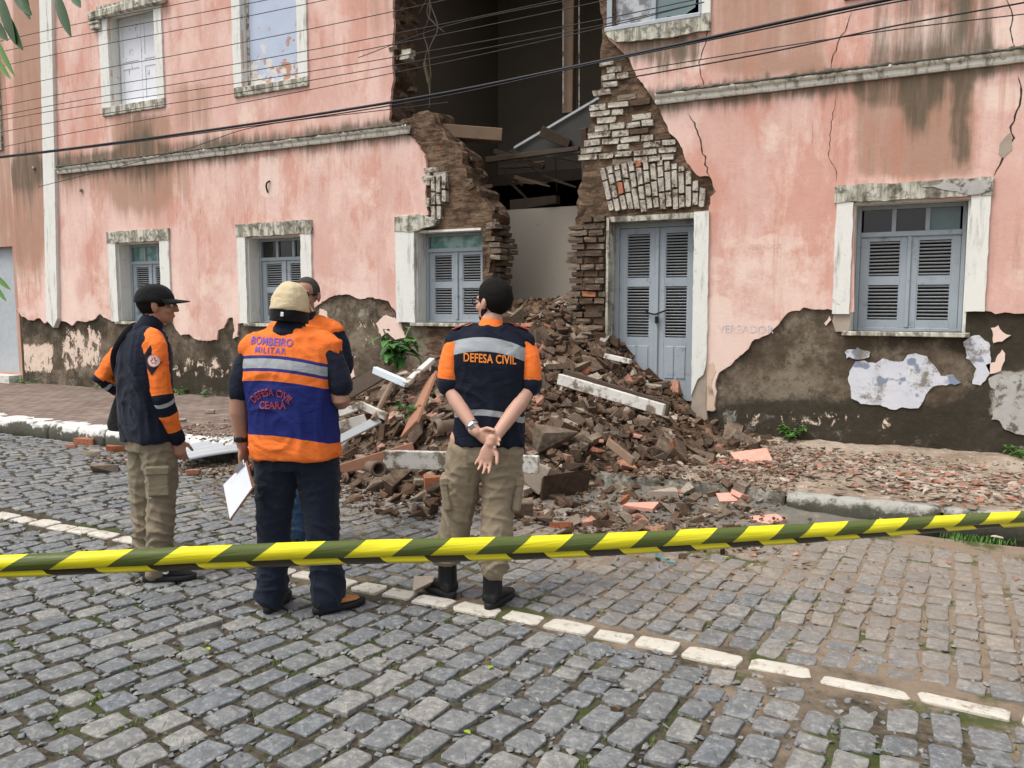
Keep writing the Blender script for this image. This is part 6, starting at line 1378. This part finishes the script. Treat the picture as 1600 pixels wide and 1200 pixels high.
def jacket_sleeve(s, e, w):
    s, e, w = Vector(s), Vector(e), Vector(w); pts = [s, s.lerp(e, .3), s.lerp(e, .65), e, e.lerp(w, .35), e.lerp(w, .7), e.lerp(w, .98)]
    o = garment(p1, 'sleeve', M['sleeve1'], lambda b: tube(b, pts, [.064, .062, .058, .056, .052, .047, .043], 16, 1, (0, 1, 0)), .008, .006, 4, 10, 22)
    L1 = (e - s).length; L2 = (w - e).length; c = get_co(o.data); u = []
    for q in c.tolist():
        q = Vector(q); t1 = (q - s).dot(e - s) / L1 ** 2; t2 = (q - e).dot(w - e) / L2 ** 2
        u.append(((max(0, t1) * L1) if t1 < .97 or t2 < 0 else L1 + t2 * L2) / (L1 + L2))
    at = o.data.attributes.new('arm', 'FLOAT', 'POINT'); at.data.foreach_set('value', u); return o
sr = jacket_sleeve(Rs, Re, Rw); jacket_sleeve(Ls, Le, Lw)
# orange raglan panel from the neck over the shoulder, black diamond and round badge
garment(p1, 'raglan_panel', M['orange'], lambda b: tube(b, [(.055, -.055, 1.437), (.090, -.085, 1.415), (.116, -.112, 1.365), (.128, -.122, 1.30)], [.040, .056, .062, .058], 16, .95, (0, 0, 1)), .008, .003)
def patch_on(par, host, outline, c, dr, mat, nm, out=.004):
    bv = BVHTree.FromPolygons([Vector(q) for q in get_co(host.data).tolist()], [tuple(p.vertices) for p in host.data.polygons]); dr = Vector(dr).normalized(); S_ = dr.cross(Vector((0, 0, 1))).normalized(); U_ = S_.cross(dr)
    bm = bmesh.new(); n_ = len(outline); cen = [outline[i] for i in range(n_)]; rings = []
    for k in (1, .8, .6, .4, .2): rings.append([(a * k, b * k) for a, b in outline])
    vs_ = []
    for rg in rings + [[(0, 0)]]:
        row = []
        for a, b in rg:
            o_ = Vector(c) + S_ * a + U_ * b - dr * .5; h = bv.ray_cast(o_, dr); row.append(bm.verts.new((h[0] if h[0] is not None else Vector(c) + S_ * a + U_ * b) - dr * out))
        vs_.append(row)
    for a, b in zip(vs_, vs_[1:]):
        for i in range(n_):
            if len(b) == 1: bm.faces.new((a[i], a[(i + 1) % n_], b[0]))
            else: bm.faces.new((a[i], a[(i + 1) % n_], b[(i + 1) % n_], b[i]))
    return obj(nm, bm, mat, par, True)
dia = []
for (a, b), (c_, d_2) in zip([(0, .088), (.062, 0), (0, -.082), (-.062, 0)], [(.062, 0), (0, -.082), (-.062, 0), (0, .088)]):
    for k in range(5): dia.append((a + (c_ - a) * k / 5, b + (d_2 - b) * k / 5))
host = p1.children[-1]; 
bvh_host = bpy.data.meshes.new('h'); bmh = bmesh.new(); bmh.from_mesh(sr.data); bmh.from_mesh(host.data); bmh.to_mesh(bvh_host); bmh.free(); hh = bpy.data.objects.new('h', bvh_host)
dv = (-.12, 1, 0); pc = (.108, -.13, 1.290)
patch_on(p1, hh, dia, pc, dv, M['navy'], 'diamond_panel', .004)
circ = lambda r: [(r * math.cos(a), r * math.sin(a)) for a in np.linspace(0, 6.283, 25)[:-1]]
bc = (.122, -.13, 1.288); bdg = patch_on(p1, hh, circ(.035), bc, dv, simple('badge_pink', (.62, .22, .17), .6, .1), 'badge', .0065); patch_on(bdg, hh, circ(.031), bc, dv, simple('badge_white', (.70, .55, .52), .6, .1), 'badge_field', .0075)
patch_on(bdg, hh, [(r * math.cos(a), r * math.sin(a)) for a, r in zip(np.linspace(0, 6.283, 13)[:-1], [.021, .012] * 6)], bc, dv, simple('badge_red', (.50, .10, .09), .6, .2), 'badge_emblem', .0085)
tri = [(0, .012), (.005, 0), (.011, -.010), (0, -.008), (-.011, -.010), (-.005, 0)]; patch_on(bdg, hh, tri, bc, dv, simple('badge_inner', (.74, .66, .62), .6, .1), 'badge_centre', .0095)
bpy.data.objects.remove(hh)
trousers(p1, M['khaki1'], [(.76, .15, .115, .012, 0), (.84, .16, .122, .01, 0), (.92, .155, .118, .005, 0)],
     [([(-.045, .05, .80), (-.058, .06, .66), (-.068, .07, .48), (-.073, .09, .28), (-.078, .11, .085)], [.098, .090, .078, .074, .072]), ([(.072, -.04, .80), (.082, -.045, .66), (.082, -.045, .48), (.070, -.055, .28), (.052, -.065, .085)], [.100, .092, .080, .074, .074])], yw, amp=.012)
bm = bmesh.new(); box(bm, (.105, -.128, .60), (.12, .03, .17), rot(0, 0, math.radians(12)), .010); pk = obj('cargo_pocket', bm, M['khaki1'], p1); bm = bmesh.new(); box(bm, (.105, -.132, .665), (.13, .034, .05), rot(0, 0, math.radians(12)), .008); obj('flap', bm, M['khaki1'], pk)
shoe(p1, (-.085, .12, 0), math.radians(-62), M['rubber'], M['rubber']); s1 = shoe(p1, (.048, -.065, 0), math.radians(-80), M['blackc'], M['rubber'])
# curved white mark and blue collar on the shoe
pts = [(0, 0), (.012, -.008), (.03, -.006), (.055, .008), (.078, .026), (.052, .016), (.03, .008), (.014, .008), (.004, .016), (-.002, .010)]
shp = patch_on(s1, s1, [(-(a - .035) * 1.0, (b - .004)) for a, b in pts][::-1], (.095, -.11, .066), (-.17, 1, 0), M['w_txt'], 'shoe_mark', .002)
bm = bmesh.new(); tube(bm, [(.005, -.098, .088), (.035, -.104, .083), (.06, -.103, .073)], .007, 8); obj('shoe_collar', bm, simple('blue_trim', (.05, .12, .45), .6), s1, True)
# shoulder bag
sb = empty('shoulder_bag', p1.location + CF(-.22, .06, .82), YAW, 'black shoulder bag hanging behind the young man in the black cap', 'bag')
bm = bmesh.new(); O_ = Vector((-.22, .06, .82)); rings = []
for z, a, b, cx in ((.86, .085, .045, -.19), (.90, .09, .05, -.19), (1.0, .07, .045, -.175), (1.08, .045, .03, -.165), (1.14, .02, .015, -.158)): rings.append((z - .82, a, b, cx + .22, .02))
loft(bm, rings, math.radians(-20), 20); obj('bag_body', remesh(bm, .008, 3), M['blackc'], sb, True)
bm = bmesh.new(); sp_ = [Vector(q) - O_ for q in ((-.16, .06, 1.12), (-.165, -.02, 1.22), (-.135, -.085, 1.32), (-.085, -.075, 1.42), (-.04, -.0, 1.485), (.02, .08, 1.43))]; sp_ = spline(sp_, 6); tube(bm, sp_, .016, 8, .25, (1, 0, 0)); obj('strap', bm, M['blackc'], sb, True)

# --- the man facing the camera, half hidden ---------------------------------------------------
p4 = person(478, 5.33, 'man facing the camera in an orange vest, half hidden behind the stout man')
hc = Vector((.015, -.02, 1.650)); Mh = rot(.0, 0, math.radians(172)); yw = math.pi
Ls, Le, Lw = Vector((-.20, 0, 1.42)), Vector((-.24, .02, 1.14)), Vector((-.16, -.18, 1.06)); Rs, Re, Rw = Vector((.20, 0, 1.42)), Vector((.245, .03, 1.14)), Vector((.2, -.12, .95))
body(p4, M['skin4'], hc, Mh, [(.90, .14, .09, 0, 0), (1.1, .145, .09, 0, 0), (1.3, .16, .09, 0, 0), (1.44, .14, .07, 0, 0), (1.49, .07, .05, 0, 0)],
     [dict(p=arm_pts(Ls, Le, Lw), h=(Lw, (.5, -.5, -.1), (0, 0, 1), 1, .4)), dict(p=arm_pts(Rs, Re, Rw), h=(Rw, (-.4, -.4, -.6), (-.5, 0, .5), -1, .4))],
     [[(-.09, 0, .92), (-.1, 0, .5), (-.1, 0, .4), (-.1, 0, .1)], [(.09, 0, .92), (.1, 0, .5), (.1, 0, .4), (.1, 0, .1)]], [(0, 0, 1.45), (0, 0, 1.5), (.01, -.005, 1.57)], hk=1.03)
me = remesh(hair_mesh(hc, Mh, 1.0, .072, -.01, .001), .006, 1); me.materials.append(M['hairg']); link(bpy.data.objects.new('hair', me), p4)
eyes(p4, hc, Mh, 1.03); bm = bmesh.new()
for s in (1, -1): ellipsoid(bm, hc + Mh @ Vector((s * .032, .098, .004)), (.027, .006, .019), Mh); tube(bm, [hc + Mh @ Vector((s * .058, .088, .010)), hc + Mh @ Vector((s * .086, -.01, .01))], .003, 6)
obj('sunglasses', bm, M['lens'], p4, True)
garment(p4, 'vest', M['vest4'], lambda b: (loft(b, [(.89, .20, .135, 0, 0), (1.02, .195, .13, 0, 0), (1.15, .2, .13, 0, 0), (1.3, .212, .132, 0, 0), (1.39, .20, .12, 0, 0), (1.45, .15, .10, 0, 0), (1.50, .08, .07, 0, 0)]), tube(b, [(-.08, 0, 1.48), (-.19, 0, 1.43)], [.055, .062], 14), tube(b, [(.08, 0, 1.48), (.19, 0, 1.43)], [.055, .062], 14)), amp=.006)
for s in (-1, 1): garment(p4, 'shirt_sleeve', M['navy'], lambda b: tube(b, [(s * .19, 0, 1.42), (s * .222, .01, 1.34), (s * .240, .018, 1.24), (s * .243, .02, 1.19)], [.06, .06, .06, .06], 16, 1, (0, 1, 0)), .009, .004)
garment(p4, 'collar', M['navy'], lambda b: tube(b, [(0, 0, 1.47), (.002, 0, 1.50), (.004, 0, 1.53)], [.085, .072, .068], 20, 1, (0, 1, 0)), .008, .002)
bm = bmesh.new(); box(bm, (.115, -.128, 1.30), (.03, .006, .045), rot(0, 0, 0), .002); obj('chest_badge', bm, simple('pink_badge', (.75, .4, .4), .6), p4)
trousers(p4, M['denim'], [(.78, .16, .11, 0, 0), (.88, .17, .12, 0, 0), (.98, .16, .115, 0, 0)], [([(-.09, 0, .84), (-.10, 0, .66), (-.105, 0, .48), (-.105, 0, .28), (-.10, .0, .075)], [.105, .095, .08, .075, .075]), ([(.09, 0, .84), (.10, 0, .66), (.105, 0, .48), (.105, 0, .28), (.10, 0, .075)], [.105, .095, .08, .075, .075])])
shoe(p4, (-.10, 0, 0), math.radians(170), M['leather'], M['rubber']); shoe(p4, (.10, 0, 0), math.radians(190), M['leather'], M['rubber'])

# faded stencilled lettering on the wall
def wall_text(s, size, px_, py_, mat, nm='faded_lettering'):
    cu = bpy.data.curves.new('t', 'FONT'); cu.body = s; cu.size = size; cu.align_x = 'CENTER'; cu.align_y = 'CENTER'; cu.resolution_u = 2; o = bpy.data.objects.new('t', cu); C.objects.link(o); dg = bpy.context.evaluated_depsgraph_get(); dg.update(); me = bpy.data.meshes.new_from_object(o.evaluated_get(dg)); bpy.data.objects.remove(o)
    p = W(px_, py_); me.transform(Matrix.Translation((p[0], YW - .0325, p[1])) @ Matrix.Rotation(math.pi / 2, 4, 'X')); me.materials.clear(); me.materials.append(mat); link(bpy.data.objects.new(nm, me), bld)
t = NT('faded_blue_paint'); c = t.mix(t.noise(22, 5, .7, None, .42, .6), (.74, .55, .50), (.36, .40, .50)); M['ftxt'] = t.done(c, .9, .1)
t = NT('faded_brown_paint'); c = t.mix(t.noise(22, 5, .7, None, .5, .62), (.74, .47, .38), (.52, .36, .31)); M['ftxt2'] = t.done(c, .9, .1)
wall_text('VEREADOR', .115, 1166, 515, M['ftxt']); wall_text('VEREADOR', .07, 1195, 386, M['ftxt2'])
